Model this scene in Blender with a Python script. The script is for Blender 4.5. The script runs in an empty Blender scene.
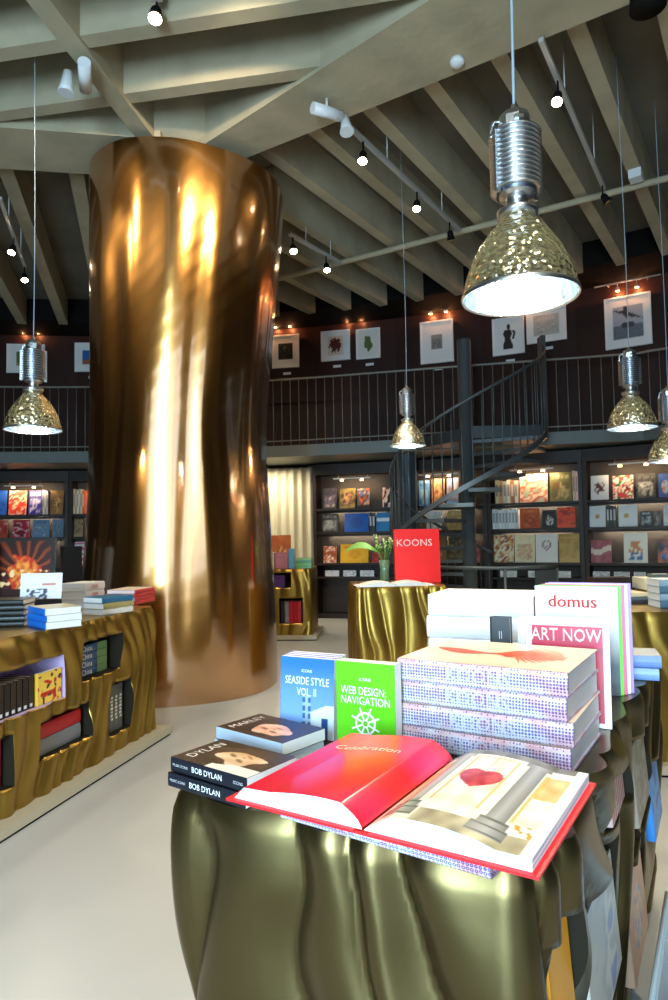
import bpy, math, random
from mathutils import Vector, Matrix, Euler, noise
sc = bpy.context.scene
COL = sc.collection
PI = math.pi
R_ = math.radians
rnd = random.Random(7)

# ------------------------------------------------------------------ camera
cam_d = bpy.data.cameras.new('camera')
cam = bpy.data.objects.new('camera', cam_d)
COL.objects.link(cam)
cam_d.sensor_fit = 'VERTICAL'
cam_d.sensor_height = 36.0
cam_d.lens = 667.0 / 1000.0 * 36.0
cam_d.clip_start = 0.05
CAM = Vector((0, 0, 1.4))
CR = Matrix.Rotation(PI / 2 + R_(3.0), 3, 'X') @ Matrix.Rotation(R_(-1.0), 3, 'Z')
cam.matrix_world = Matrix.Translation(CAM) @ CR.to_4x4()
sc.camera = cam


def at(px, py, z=None, Y=None):
    """world point seen at a pixel of the photograph, at a height or a depth"""
    d = CR @ Vector(((px - 334) / 667, -(py - 500) / 667, -1))
    t = (z - CAM.z) / d.z if z is not None else Y / d.y
    return CAM + d * t


# ------------------------------------------------------------------ materials
MATS = {}


def mat(name, col=(.5, .5, .5), rough=.5, metal=0.0, emit=None, es=0.0, coat=0.0, bump=0.0, bscale=20, var=0.0, vscale=3, trans=0.0, ior=1.45, alpha=1, attr=False, spec=.5):
    if name in MATS:
        return MATS[name]
    m = bpy.data.materials.new(name)
    m.use_nodes = True
    nt = m.node_tree
    b = nt.nodes['Principled BSDF']
    b.inputs['Base Color'].default_value = (*col, 1)
    b.inputs['Roughness'].default_value = rough
    b.inputs['Metallic'].default_value = metal
    b.inputs['Coat Weight'].default_value = coat
    b.inputs['Coat Roughness'].default_value = .12
    b.inputs['Transmission Weight'].default_value = trans
    b.inputs['IOR'].default_value = ior
    b.inputs['Alpha'].default_value = alpha
    b.inputs['Specular IOR Level'].default_value = spec
    if emit:
        b.inputs['Emission Color'].default_value = (*emit, 1)
        b.inputs['Emission Strength'].default_value = es
    if var or bump:
        tc = nt.nodes.new('ShaderNodeTexCoord')
    if var:
        n = nt.nodes.new('ShaderNodeTexNoise')
        n.inputs['Scale'].default_value = vscale
        n.inputs['Detail'].default_value = 6
        nt.links.new(tc.outputs['Object'], n.inputs['Vector'])
        r = nt.nodes.new('ShaderNodeValToRGB')
        r.color_ramp.elements[0].position = .3
        r.color_ramp.elements[1].position = .7
        r.color_ramp.elements[0].color = (*[c * (1 - var) for c in col], 1)
        r.color_ramp.elements[1].color = (*[min(1, c * (1 + var)) for c in col], 1)
        nt.links.new(n.outputs['Fac'], r.inputs['Fac'])
        nt.links.new(r.outputs['Color'], b.inputs['Base Color'])
    if bump:
        n2 = nt.nodes.new('ShaderNodeTexNoise')
        n2.inputs['Scale'].default_value = bscale
        n2.inputs['Detail'].default_value = 5
        nt.links.new(tc.outputs['Object'], n2.inputs['Vector'])
        bp = nt.nodes.new('ShaderNodeBump')
        bp.inputs['Strength'].default_value = bump
        bp.inputs['Distance'].default_value = .02
        nt.links.new(n2.outputs['Fac'], bp.inputs['Height'])
        nt.links.new(bp.outputs['Normal'], b.inputs['Normal'])
    if attr:
        a = nt.nodes.new('ShaderNodeAttribute')
        a.attribute_name = 'Col'
        nt.links.new(a.outputs['Color'], b.inputs['Base Color'])
    MATS[name] = m
    return m


def dots_mat(name, base, c1, c2, scale, size):
    """rows of small rings printed on a cover"""
    m = bpy.data.materials.new(name)
    m.use_nodes = True
    nt = m.node_tree
    b = nt.nodes['Principled BSDF']
    b.inputs['Roughness'].default_value = .3
    tc = nt.nodes.new('ShaderNodeTexCoord')
    v = nt.nodes.new('ShaderNodeTexVoronoi')
    v.inputs['Scale'].default_value = scale
    v.inputs['Randomness'].default_value = .12
    nt.links.new(tc.outputs['Object'], v.inputs['Vector'])
    r = nt.nodes.new('ShaderNodeValToRGB')
    r.color_ramp.interpolation = 'CONSTANT'
    e = r.color_ramp.elements
    e[0].position = 0
    e[0].color = (*base, 1)
    e[1].position = size
    e[1].color = (*c1, 1)
    x = e.new(size + .27)
    x.color = (*base, 1)
    nt.links.new(v.outputs['Distance'], r.inputs['Fac'])
    n = nt.nodes.new('ShaderNodeTexNoise')
    n.inputs['Scale'].default_value = 14
    nt.links.new(tc.outputs['Object'], n.inputs['Vector'])
    r2 = nt.nodes.new('ShaderNodeValToRGB')
    r2.color_ramp.elements[0].position = .42
    r2.color_ramp.elements[1].position = .6
    r2.color_ramp.elements[0].color = (1, 1, 1, 1)
    r2.color_ramp.elements[1].color = (*c2, 1)
    nt.links.new(n.outputs['Fac'], r2.inputs['Fac'])
    mx = nt.nodes.new('ShaderNodeMix')
    mx.data_type = 'RGBA'
    mx.blend_type = 'MULTIPLY'
    mx.inputs[0].default_value = 1
    nt.links.new(r.outputs['Color'], mx.inputs[6])
    nt.links.new(r2.outputs['Color'], mx.inputs[7])
    nt.links.new(mx.outputs[2], b.inputs['Base Color'])
    MATS[name] = m
    return m


def facet_mat(name, col, rough, scale, strength, glow=.35):
    """faceted mirror glass that lets a little of its own lamp through"""
    m = mat(name, col, rough, 1.0)
    nt = m.node_tree
    b = nt.nodes['Principled BSDF']
    tc = nt.nodes.new('ShaderNodeTexCoord')
    v = nt.nodes.new('ShaderNodeTexVoronoi')
    v.inputs['Scale'].default_value = scale
    nt.links.new(tc.outputs['Object'], v.inputs['Vector'])
    bp = nt.nodes.new('ShaderNodeBump')
    bp.inputs['Strength'].default_value = strength
    bp.inputs['Distance'].default_value = .02
    nt.links.new(v.outputs['Distance'], bp.inputs['Height'])
    nt.links.new(bp.outputs['Normal'], b.inputs['Normal'])
    tr = nt.nodes.new('ShaderNodeBsdfTranslucent')
    tr.inputs['Color'].default_value = (col[0], col[1] * .95, col[2] * .75, 1)
    mx = nt.nodes.new('ShaderNodeMixShader')
    mx.inputs[0].default_value = glow
    nt.links.new(b.outputs[0], mx.inputs[1])
    nt.links.new(tr.outputs[0], mx.inputs[2])
    nt.links.new(mx.outputs[0], nt.nodes['Material Output'].inputs['Surface'])
    return m


M = {}
M['print'] = mat('printed_cover', (1, 1, 1), .35, attr=True)
M['matte_print'] = mat('printed_matte', (1, 1, 1), .8, attr=True)
M['page'] = mat('page_edges', (.84, .83, .80), .8)
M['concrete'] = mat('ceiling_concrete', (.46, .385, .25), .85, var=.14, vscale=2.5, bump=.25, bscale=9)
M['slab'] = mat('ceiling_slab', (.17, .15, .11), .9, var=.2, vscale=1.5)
M['dark'] = mat('dark_wood', (.010, .006, .004), .45, var=.3, vscale=3)
M['shelfwood'] = mat('shelf_wood', (.016, .008, .005), .5, var=.3, vscale=4)
M['panel'] = mat('gallery_panel', (.030, .008, .0035), .55, var=.25, vscale=2, spec=.3)
M['bronze'] = mat('bronze_column', (.55, .25, .052), .24, 1.0, coat=1.0, bump=.04, bscale=3)
M['bronze'].node_tree.nodes['Principled BSDF'].inputs['Coat IOR'].default_value = 2.35
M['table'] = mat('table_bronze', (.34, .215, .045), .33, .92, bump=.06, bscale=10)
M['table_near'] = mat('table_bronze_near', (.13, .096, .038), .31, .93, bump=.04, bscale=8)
M['plinth'] = mat('plinth_stone', (.45, .40, .29), .5)
M['black'] = mat('black_paint', (.008, .007, .006), .8, spec=.1)
M['steel'] = mat('grey_steel', (.085, .10, .105), .45, .35)
M['fascia'] = mat('gallery_fascia', (.15, .165, .155), .5, .2)
M['rail'] = mat('rail_steel', (.24, .235, .20), .45, .4)
M['alu'] = mat('cast_aluminium', (.62, .64, .66), .28, 1.0)
M['cable'] = mat('grey_cable', (.35, .42, .47), .5)
M['white'] = mat('white_paint', (.78, .78, .76), .4)
M['white_metal'] = mat('pale_metal', (.55, .53, .48), .4, .3)
M['reflector'] = facet_mat('faceted_reflector', (.93, .89, .76), .12, 32, .55, .10)
M['reflector_in'] = facet_mat('reflector_inside', (.66, .82, .97), .22, 36, .22, .12)
M['alu_dark'] = mat('fin_core', (.22, .26, .32), .35, 1.0)
M['bulb'] = mat('bulb_glow', (1, 1, 1), .5, emit=(1, .88, .50), es=45)
M['bulb_dim'] = mat('bulb_soft_glow', (1, 1, 1), .5, emit=(1, .93, .74), es=10)
M['spot'] = mat('spot_glow', (1, 1, 1), .5, emit=(1, .82, .55), es=45)
M['picbulb'] = mat('picture_light_glow', (1, .8, .6), .5, emit=(1, .50, .20), es=16)
M['strip'] = mat('shelf_strip_glow', (1, 1, 1), .5, emit=(1, .88, .66), es=42)
M['case_back'] = mat('case_back_panel', (.034, .024, .016), .6)
M['niche'] = mat('niche_lining', (.020, .016, .010), .7, spec=.1)
M['curtain'] = mat('cream_curtain', (.62, .57, .43), .85)
M['lilac'] = mat('lilac_lining', (.52, .40, .62), .6)
M['leaf'] = mat('leaf_green', (.13, .33, .05), .45, var=.3, vscale=9)
M['glass'] = mat('clear_glass', (.85, .95, .9), .05, trans=1.0, ior=1.3)
M['acrylic'] = mat('grey_acrylic', (.42, .47, .52), .25, alpha=.82)
M['red'] = mat('red_cloth', (.80, .015, .02), .45)
M['gold'] = mat('gold_fitting', (.8, .6, .25), .3, 1.0)
mf = mat('floor_concrete', (.45, .455, .44), .33, var=.05, vscale=1.3, bump=.03, bscale=4)
DOTS = dots_mat('ring_print', (.66, .67, .74), (.13, .12, .36), (.98, .60, .60), 150, .17)
DOTS_TOP = dots_mat('ring_print_top', (.95, .90, .76), (.90, .70, .50), (1, .93, .88), 150, .3)


# ------------------------------------------------------------------ mesh builder
class MB:
    def __init__(s):
        s.v, s.f, s.m, s.c, s.s = [], [], [], [], []

    def add(s, vs, fs, mi=0, col=(1, 1, 1), smooth=False, cols=None):
        o = len(s.v)
        s.v += [tuple(v) for v in vs]
        s.c += [tuple(c) for c in cols] if cols else [col] * len(vs)
        for f in fs:
            s.f.append([i + o for i in f])
            s.m.append(mi)
            s.s.append(smooth)
        return s

    def box(s, x0, x1, y0, y1, z0, z1, mi=0, col=(1, 1, 1), X=None):
        vs = [Vector((x, y, z)) for z in (z0, z1) for y in (y0, y1) for x in (x0, x1)]
        if X:
            vs = [X @ v for v in vs]
        return s.add(vs, [(0, 2, 3, 1), (4, 5, 7, 6), (0, 1, 5, 4), (2, 6, 7, 3), (0, 4, 6, 2), (1, 3, 7, 5)], mi, col)

    def tube(s, pts, r, n=8, mi=0, col=(1, 1, 1), caps=True, rs=None):
        pts = [Vector(p) for p in pts]
        vs = []
        for i, p in enumerate(pts):
            a = pts[max(i - 1, 0)]
            b = pts[min(i + 1, len(pts) - 1)]
            d = (b - a).normalized()
            u = d.cross(Vector((0, 0, 1)))
            if u.length < .05:
                u = d.cross(Vector((0, 1, 0)))
            u.normalize()
            w = d.cross(u)
            rr = rs[i] if rs else r
            for k in range(n):
                t = 2 * PI * k / n
                vs.append(p + (u * math.cos(t) + w * math.sin(t)) * rr)
        fs = []
        for i in range(len(pts) - 1):
            for k in range(n):
                k2 = (k + 1) % n
                fs.append((i * n + k, i * n + k2, (i + 1) * n + k2, (i + 1) * n + k))
        s.add(vs, fs, mi, col, True)
        if caps:
            o = len(s.v) - len(vs)
            s.f.append([o + k for k in range(n)][::-1])
            s.m.append(mi)
            s.s.append(False)
            s.f.append([o + (len(pts) - 1) * n + k for k in range(n)])
            s.m.append(mi)
            s.s.append(False)
        return s

    def lathe(s, prof, n=32, mi=0, col=(1, 1, 1), c=(0, 0, 0), smooth=True):
        vs = []
        for r, z in prof:
            for k in range(n):
                t = 2 * PI * k / n
                vs.append((c[0] + r * math.cos(t), c[1] + r * math.sin(t), c[2] + z))
        fs = []
        for i in range(len(prof) - 1):
            for k in range(n):
                k2 = (k + 1) % n
                fs.append((i * n + k, i * n + k2, (i + 1) * n + k2, (i + 1) * n + k))
        return s.add(vs, fs, mi, col, smooth)

    def grid(s, fn, nu, nv, mi=0, colfn=None, col=(1, 1, 1), smooth=True):
        vs, cs = [], []
        for j in range(nv + 1):
            for i in range(nu + 1):
                u, v = i / nu, j / nv
                vs.append(fn(u, v))
                cs.append(colfn(u, v) if colfn else col)
        fs = [(j * (nu + 1) + i, j * (nu + 1) + i + 1, (j + 1) * (nu + 1) + i + 1, (j + 1) * (nu + 1) + i) for j in range(nv) for i in range(nu)]
        return s.add(vs, fs, mi, col, smooth, cs)

    def build(s, name, mats, parent=None, loc=None, rot=None):
        me = bpy.data.meshes.new(name)
        me.from_pydata(s.v, [], s.f)
        if not isinstance(mats, (list, tuple)):
            mats = [mats]
        for m in mats:
            me.materials.append(m)
        me.polygons.foreach_set('material_index', s.m)
        me.polygons.foreach_set('use_smooth', s.s)
        if any(c != (1, 1, 1) for c in s.c):
            a = me.color_attributes.new('Col', 'FLOAT_COLOR', 'POINT')
            flat = []
            for c in s.c:
                flat += [c[0], c[1], c[2], 1.0]
            a.data.foreach_set('color', flat)
        me.update()
        o = bpy.data.objects.new(name, me)
        COL.objects.link(o)
        if parent:
            o.parent = parent
        if loc:
            o.location = loc
        if rot:
            o.rotation_euler = rot
        return o


def tag(o, label=None, cat=None, group=None, kind=None):
    if label:
        o['label'] = label
    if cat:
        o['category'] = cat
    if group:
        o['group'] = group
    if kind:
        o['kind'] = kind
    return o


def empty(name, loc=(0, 0, 0), rot=(0, 0, 0), **k):
    o = bpy.data.objects.new(name, None)
    o.empty_display_size = .1
    COL.objects.link(o)
    o.location = loc
    o.rotation_euler = rot
    return tag(o, **k)


def copy_tree(o, parent=None):
    c = o.copy()
    COL.objects.link(c)
    c.parent = parent
    for ch in [x for x in bpy.data.objects if x.parent == o]:
        copy_tree(ch, c)
    return c


_T = {}


def text_geo(txt, size=1.0):
    """flat lettering outline as verts, faces; centred, height about size"""
    if txt not in _T:
        cu = bpy.data.curves.new('t', 'FONT')
        cu.body = txt
        cu.align_x = 'CENTER'
        cu.align_y = 'CENTER'
        cu.resolution_u = 2
        ob = bpy.data.objects.new('t', cu)
        COL.objects.link(ob)
        dg = bpy.context.evaluated_depsgraph_get()
        dg.update()
        me = bpy.data.meshes.new_from_object(ob.evaluated_get(dg))
        _T[txt] = ([tuple(v.co) for v in me.vertices], [tuple(p.vertices) for p in me.polygons])
        bpy.data.objects.remove(ob)
        bpy.data.meshes.remove(me)
        bpy.data.curves.remove(cu)
    v, f = _T[txt]
    return [(x * size, y * size) for x, y, z in v], f


def put_text(mb, txt, size, fn, mi=0, col=(1, 1, 1), sx=1.0, bold=0):
    v, f = text_geo(txt, size)
    for dx in ([0] if not bold else [-bold, 0, bold]):
        mb.add([fn(x * sx + dx, y) for x, y in v], f, mi, col)


def hexc(h):
    out = []
    for i in (0, 2, 4):
        c = int(h[i:i + 2], 16) / 255
        out.append(c / 12.92 if c < .04045 else ((c + .055) / 1.055) ** 2.4)
    return tuple(out)


def art(seed, pal, sc_=3.0, border=0, bc=(.9, .9, .88), band=None):
    """an invented picture for a cover: patches of a few printed colours"""
    pal = [hexc(p) if isinstance(p, str) else p for p in pal]

    kind = seed % 4
    br = pal[-1] if len(pal) > 1 else mixc(pal[0], (.9, .9, .9), .3)

    def smooth_pick(x):
        x = max(0, min(.999, x)) * (len(pal) - 1)
        i = int(x)
        return mixc(pal[i], pal[min(i + 1, len(pal) - 1)], x - i)

    def f(u, v):
        if len(pal) > 1 and kind != 3:
            n = noise.noise(Vector((u * sc_ + seed * 7.3, v * sc_ * 1.3, seed * 3.1)))
            n2 = noise.noise(Vector((u * sc_ * 2.6, v * sc_ * 2.6, seed * 1.7)))
            if kind == 0:
                if .76 < v < .90 and .12 < u < .88:
                    return mixc(pal[0], pal[2] if len(pal) > 2 else br, .9 if int(u * 22 + seed) % 3 else .1)
                return mixc(pal[0], smooth_pick(.5 + n + n2 * .4), .75 if .1 < v < .66 and .1 < u < .9 else .12)
            if kind == 1:
                e = ((u - .5) / .27) ** 2 + ((v - .45) / .30) ** 2
                if e < 1 + n:
                    return smooth_pick(.75 + n2 * .8 + .3 * n)
                return mixc(pal[0], pal[1], .25 + .5 * n)
            if v < .13 or (.84 < v < .93 and int(u * 18) % 4):
                return pal[1]
            return smooth_pick(.35 + .9 * n + .5 * n2)
        if border and (u < border or u > 1 - border or v < border or v > 1 - border):
            return bc
        if band and band[0] < v < band[1]:
            return band[2]
        n = noise.noise(Vector((u * sc_ + seed * 7.3, v * sc_ * 1.3, seed * 3.1)))
        n2 = noise.noise(Vector((u * sc_ * 2.3 + 9, v * sc_ * 2.2, seed * 1.7 + 5)))
        k = int((n * .9 + n2 * .5 + .5) * len(pal))
        return pal[max(0, min(len(pal) - 1, k))]
    return f


def mixc(a, b, t):
    t = max(0, min(1, t))
    return tuple(a[i] * (1 - t) + b[i] * t for i in range(3))


# ------------------------------------------------------------------ books
LYING = Matrix.Rotation(-PI / 2, 4, 'X')


def book(name, label, w, h, t, col, loc, rz=0, lying=False, spine_front=False, group=None, artf=None, texts=(), spine=(), spine_col=None,
         cat='book', res=(24, 32), tilt=0, hard=True, pagecol=None, mats=None, side=None, top_mat=None, rot=None, flip=False):
    """local: stands on z=0, front cover faces -y, spine at -x; returns the root"""
    col = hexc(col) if isinstance(col, str) else col
    sc_ = (hexc(spine_col) if isinstance(spine_col, str) else spine_col) or col
    root = empty(name, label=label, cat=cat, group=group)
    if rot is not None:
        mtx = rot
    else:
        mtx = Matrix.Rotation(rz, 4, 'Z')
        if lying:
            if spine_front:
                mtx = mtx @ Matrix.Rotation(PI / 2, 4, 'Z')
            mtx = mtx @ LYING @ Matrix.Translation((0, -t / 2, -h / 2)) if not flip else mtx @ LYING @ Matrix.Translation((0, -t / 2, -h / 2))
        elif tilt:
            mtx = mtx @ Matrix.Rotation(tilt, 4, 'X')
    root.matrix_world = Matrix.Translation(loc) @ mtx
    c = .0025 if hard else .0008
    ov = .004 if hard else 0
    mb = MB()
    bx0, bx1 = -w / 2, w / 2
    # front board with its picture
    if artf:
        mb.grid(lambda u, v: (bx0 + u * w, -t / 2, v * h), res[0], res[1], 1 if top_mat is None else 2, artf, smooth=False)
    else:
        mb.grid(lambda u, v: (bx0 + u * w, -t / 2, v * h), 1, 1, 0 if top_mat is None else 2, None, col, False)
    mb.box(bx0, bx1, -t / 2 + .0002, -t / 2 + c, 0, h, 0, col)
    mb.box(bx0, bx1, t / 2 - c, t / 2, 0, h, 0, col)
    # rounded spine
    n = 6
    vs = []
    for zz in (0, h):
        for k in range(n + 1):
            a = PI * k / n
            vs.append((bx0 - (.006 if hard else .001) * math.sin(a), -t / 2 * math.cos(a) if 0 < k < n else (-t / 2 if k == 0 else t / 2), zz))
    mb.add(vs, [(k, k + n + 1, k + n + 2, k + 1) for k in range(n)] + [tuple(range(n + 1)), tuple(range(n + 1, 2 * n + 2))[::-1]], 0, sc_, False)
    mb.box(bx0, bx0 + c, -t / 2, t / 2, 0, h, 0, sc_)
    for (s_, size, ux, uz, tc_, sx) in texts:
        put_text(mb, s_, size, lambda x, y: (bx0 + ux * w + x, -t / 2 - .0006, uz * h + y), 1, hexc(tc_), sx)
    for (s_, size, uz, tc_) in spine:      # lettering running down the spine
        put_text(mb, s_, size, lambda x, y: (bx0 - .0075 if hard else bx0 - .002, -y, uz * h - x), 1, hexc(tc_))
    o = mb.build('cover', mats or [M['print'], M['print'], top_mat or M['print']], root)
    pg = MB()
    pg.box(bx0 + c, bx1 - ov, -t / 2 + c, t / 2 - c, ov, h - ov, 0, pagecol or (1, 1, 1))
    pg.build('pages', M['print'] if pagecol else M['page'], root)
    return root


def flat_book(name, label, w, h, t, loc, rz, artf=None, col=(.8, .8, .8), group=None, pgc=(.75, .72, .64), tilt=0, cat='book', res=(10, 14), scol=None, basis=None):
    """one small far book standing face out: single mesh, cover picture, pale page block"""
    mb = MB()
    mb.grid(lambda u, v: (-w / 2 + u * w, -t / 2, v * h), *(res if artf else (1, 1)), 0, artf, col, False)
    mb.box(-w / 2, w / 2, -t / 2 + .0005, -t / 2 + .003, 0, h, 0, scol or col)
    mb.box(-w / 2 + .002, w / 2 - .003, -t / 2 + .003, t / 2 - .003, .003, h - .003, 0, pgc)
    mb.box(-w / 2, w / 2, t / 2 - .003, t / 2, 0, h, 0, scol or col)
    mb.box(-w / 2 - .001, -w / 2 + .002, -t / 2, t / 2, 0, h, 0, scol or col)
    o = mb.build(name, M['print'])
    m_ = Matrix.Translation(loc) @ Matrix.Rotation(rz, 4, 'Z')
    if basis is not None:
        m_ = Matrix.Translation(loc) @ basis
    elif tilt:
        m_ = m_ @ Matrix.Rotation(tilt, 4, 'X')
    o.matrix_world = m_
    return tag(o, label, cat, group)


# ------------------------------------------------------------------ the room: a round hall
CX, CY = -3.5, -3.0


def pol(a, r, z=0.0):
    a = R_(a)
    return Vector((CX + r * math.sin(a), CY + r * math.cos(a), z))


def wallpt(px, py, r):
    """angle and height at which a pixel's ray meets the cylinder of radius r"""
    d = at(px, py, Y=1.0) - CAM
    ox, oy = CAM.x - CX, CAM.y - CY
    a = d.x * d.x + d.y * d.y
    b = 2 * (d.x * ox + d.y * oy)
    c = ox * ox + oy * oy - r * r
    t = (-b + math.sqrt(b * b - 4 * a * c)) / 2 / a
    q = CAM + d * t
    return math.degrees(math.atan2(q.x - CX, q.y - CY)), q.z


STEP = 5.55
BA = [12.32 + STEP * k for k in range(-14, 14)]
ZS = 5.45


def arc_wall(name, angs, r, z0, z1, th, m, kind='structure'):
    mb = MB()
    vs = []
    for a in angs:
        for rr in (r, r + th):
            for z in (z0, z1):
                vs.append(pol(a, rr, z))
    fs = []
    for i in range(len(angs) - 1):
        o, p = i * 4, i * 4 + 4
        fs += [(o, p, p + 1, o + 1), (o + 2, o + 3, p + 3, p + 2), (o, o + 2, p + 2, p), (o + 1, p + 1, p + 3, o + 3)]
    fs += [(0, 1, 3, 2), tuple(x + 4 * (len(angs) - 1) for x in (0, 2, 3, 1))]
    mb.add(vs, fs)
    return tag(mb.build(name, m), kind=kind)


arc_wall('wall_back', BA, 15.06, 0, 2.66, .15, M['dark'])
arc_wall('wall_gallery', BA, 15.0, 2.66, ZS, .2, M['panel'])
eL, eR = pol(BA[0], 15.2), pol(BA[-1], 15.2)
YB = -3.2
mb = MB()
fl = [pol(a, 15.3) for a in BA] + [Vector((eR.x, YB - .2, 0)), Vector((eL.x, YB - .2, 0))]
mb.add([(p.x, p.y, z) for z in (0, -.15) for p in fl], [tuple(range(len(fl)))[::-1], tuple(range(len(fl), 2 * len(fl)))])
tag(mb.build('floor', mf), kind='structure')
mb = MB()
mb.add([(p.x, p.y, z) for z in (ZS, ZS + .2) for p in fl], [tuple(range(len(fl))), tuple(range(len(fl), 2 * len(fl)))[::-1]])
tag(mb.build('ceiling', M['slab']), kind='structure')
wpale = mat('plaster_wall', (.26, .20, .13), .8)
for nm, e in (('wall_left', eL), ('wall_right', eR)):
    mb = MB()
    s = -1 if nm == 'wall_left' else 1
    mb.box(e.x, e.x + s * .2, YB, e.y, 0, ZS)
    tag(mb.build(nm, wpale), kind='structure')
# shop front behind the camera: a glazed opening that lets the daylight in
WX0, WX1, WZ1 = -5.2, 3.2, 3.5
mb = MB()
mb.box(eL.x, WX0, YB - .2, YB, 0, ZS)
mb.box(WX1, eR.x, YB - .2, YB, 0, ZS)
mb.box(WX0, WX1, YB - .2, YB, WZ1, ZS)
tag(mb.build('wall_front', wpale), kind='structure')
mb = MB()
n = 5
for i in range(n + 1):
    x = WX0 + (WX1 - WX0) * i / n
    mb.box(x - .03, x + .03, YB - .14, YB - .06, 0, WZ1)
for z in (0.03, 2.6, WZ1 - .03):
    mb.box(WX0, WX1, YB - .13, YB - .07, z - .03, z + .03)
tag(mb.build('window_1', M['black']), kind='structure')

# ------------------------------------------------------------------ ceiling beams and ribs
ZB, ZR = 4.85, 5.02


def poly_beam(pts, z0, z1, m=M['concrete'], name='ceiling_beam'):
    n = len(pts)
    mb = MB()
    vs = [(p[0], p[1], z) for z in (z0, z1) for p in pts]
    mb.add(vs, [tuple(range(n))[::-1], tuple(range(n, 2 * n))] + [(i, (i + 1) % n, n + (i + 1) % n, n + i) for i in range(n)])
    return tag(mb.build(name, m), kind='structure')


def beam(x, y, ang, ln, w, z0, z1=ZS, off=0):
    a = R_(ang)
    d = Vector((math.cos(a), math.sin(a)))
    nrm = Vector((-d.y, d.x))
    p = Vector((x, y)) + d * off
    q = p + d * ln
    return poly_beam([p - nrm * w / 2, q - nrm * w / 2, q + nrm * w / 2, p + nrm * w / 2], z0, z1)


poly_beam([(-1.55, 6.10), (.056, 4.688), (3.4, 1.77), (6.0, 1.77), (2.053, 4.177), (-1.2, 6.20)], ZB, ZS)     # wide one, up and to the right
d1 = Vector((math.cos(R_(189)), math.sin(R_(189))))
beam(-1.5, 5.93, 189, 9.5, .66, ZB)                                   # to the left
beam(-1.52, 5.9, 260, 8.8, .15, ZB)                             # towards the viewer
# ribs of the right-hand field, square to the wide beam
cdir = Vector((.852, -.524))
P0 = Vector((.822, 5.183))
for k in range(-9, 9):
    p = P0 + cdir * (.565 * k)
    if k < -3:
        p = p + Vector((.5, .85)) * .9
    a = R_(56.5)
    d = Vector((math.cos(a), math.sin(a)))
    # stop at the round wall
    b = 2 * ((p.x - CX) * d.x + (p.y - CY) * d.y)
    c = (p.x - CX) ** 2 + (p.y - CY) ** 2 - 14.1 ** 2
    t = (-b + math.sqrt(b * b - 4 * c)) / 2
    beam(p.x, p.y, 56.5, t, .13, ZR)
# ribs of the field behind the column, left
A0 = Vector((-2.49, 6.40))
for k in range(-1, 14):
    p = A0 + d1 * (.66 * k) + Vector((0, .0))
    d = Vector((math.cos(R_(106)), math.sin(R_(106))))
    b = 2 * ((p.x - CX) * d.x + (p.y - CY) * d.y)
    c = (p.x - CX) ** 2 + (p.y - CY) ** 2 - 14.1 ** 2
    t = (-b + math.sqrt(max(0, b * b - 4 * c))) / 2
    beam(p.x, p.y, 106, t, .14, ZR)
# ribs of the near field, across the viewer beam
for k in range(10):
    y0 = 4.83 - .635 * k
    x1 = .15 + (4.83 - y0) * 1.08
    x1 = min(x1, 6)
    L = x1 + 9.0
    beam(x1, y0 - .17 * x1, 170, L, .12, 4.88)
# concrete head on the column
mb = MB()
mb.lathe([(.0, 4.93), (.72, 4.93), (.72, ZS)], 48, c=(-1.45, 6.3, 0))
tag(mb.build('column_head', M['concrete']), kind='structure')
# dark soffit band above the pictures, and the cross member
arc_wall('trim_1', [BA[0] + 2.77 * i for i in range(54)], 14.1, 5.09, ZS, .88, M['black'])
# water pipe across the ribs
mb = MB()
pa, pb = at(409, 245, z=4.95), at(668, 178, z=4.95)
dd = (pb - pa)
mb.tube([pa - dd * 1.2, pb + dd * .8], .035, 10)
tag(mb.build('ceiling_pipe', M['concrete']), 'long concrete-coloured pipe crossing under the ceiling ribs on the right', 'pipe')

# ------------------------------------------------------------------ bronze column
def col_xy(z):
    k = [(0, -1.53, 6.50, .935), (.35, -1.53, 6.5, .93), (.7, -1.52, 6.5, .905), (1.2, -1.51, 6.5, .875), (1.8, -1.50, 6.48, .845), (2.4, -1.50, 6.46, .825), (3.1, -1.45, 6.42, .85), (3.8, -1.41, 6.38, .89), (4.4, -1.37, 6.35, .915), (4.9, -1.36, 6.33, .93)]
    for i in range(len(k) - 1):
        if k[i][0] <= z <= k[i + 1][0]:
            t = (z - k[i][0]) / (k[i + 1][0] - k[i][0])
            return [k[i][j] * (1 - t) + k[i + 1][j] * t for j in (1, 2, 3)]
    return k[-1][1:]


_COLT = {}


def col_s(z):
    if z not in _COLT:
        acc = [0, 0, 0]
        ws = 0
        for i in range(-6, 7):
            w_ = math.exp(-(i / 3.2) ** 2)
            q_ = col_xy(max(0, min(4.9, z + i * .11)))
            acc = [a + b * w_ for a, b in zip(acc, q_)]
            ws += w_
        _COLT[z] = [a / ws for a in acc]
    return _COLT[z]


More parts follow.
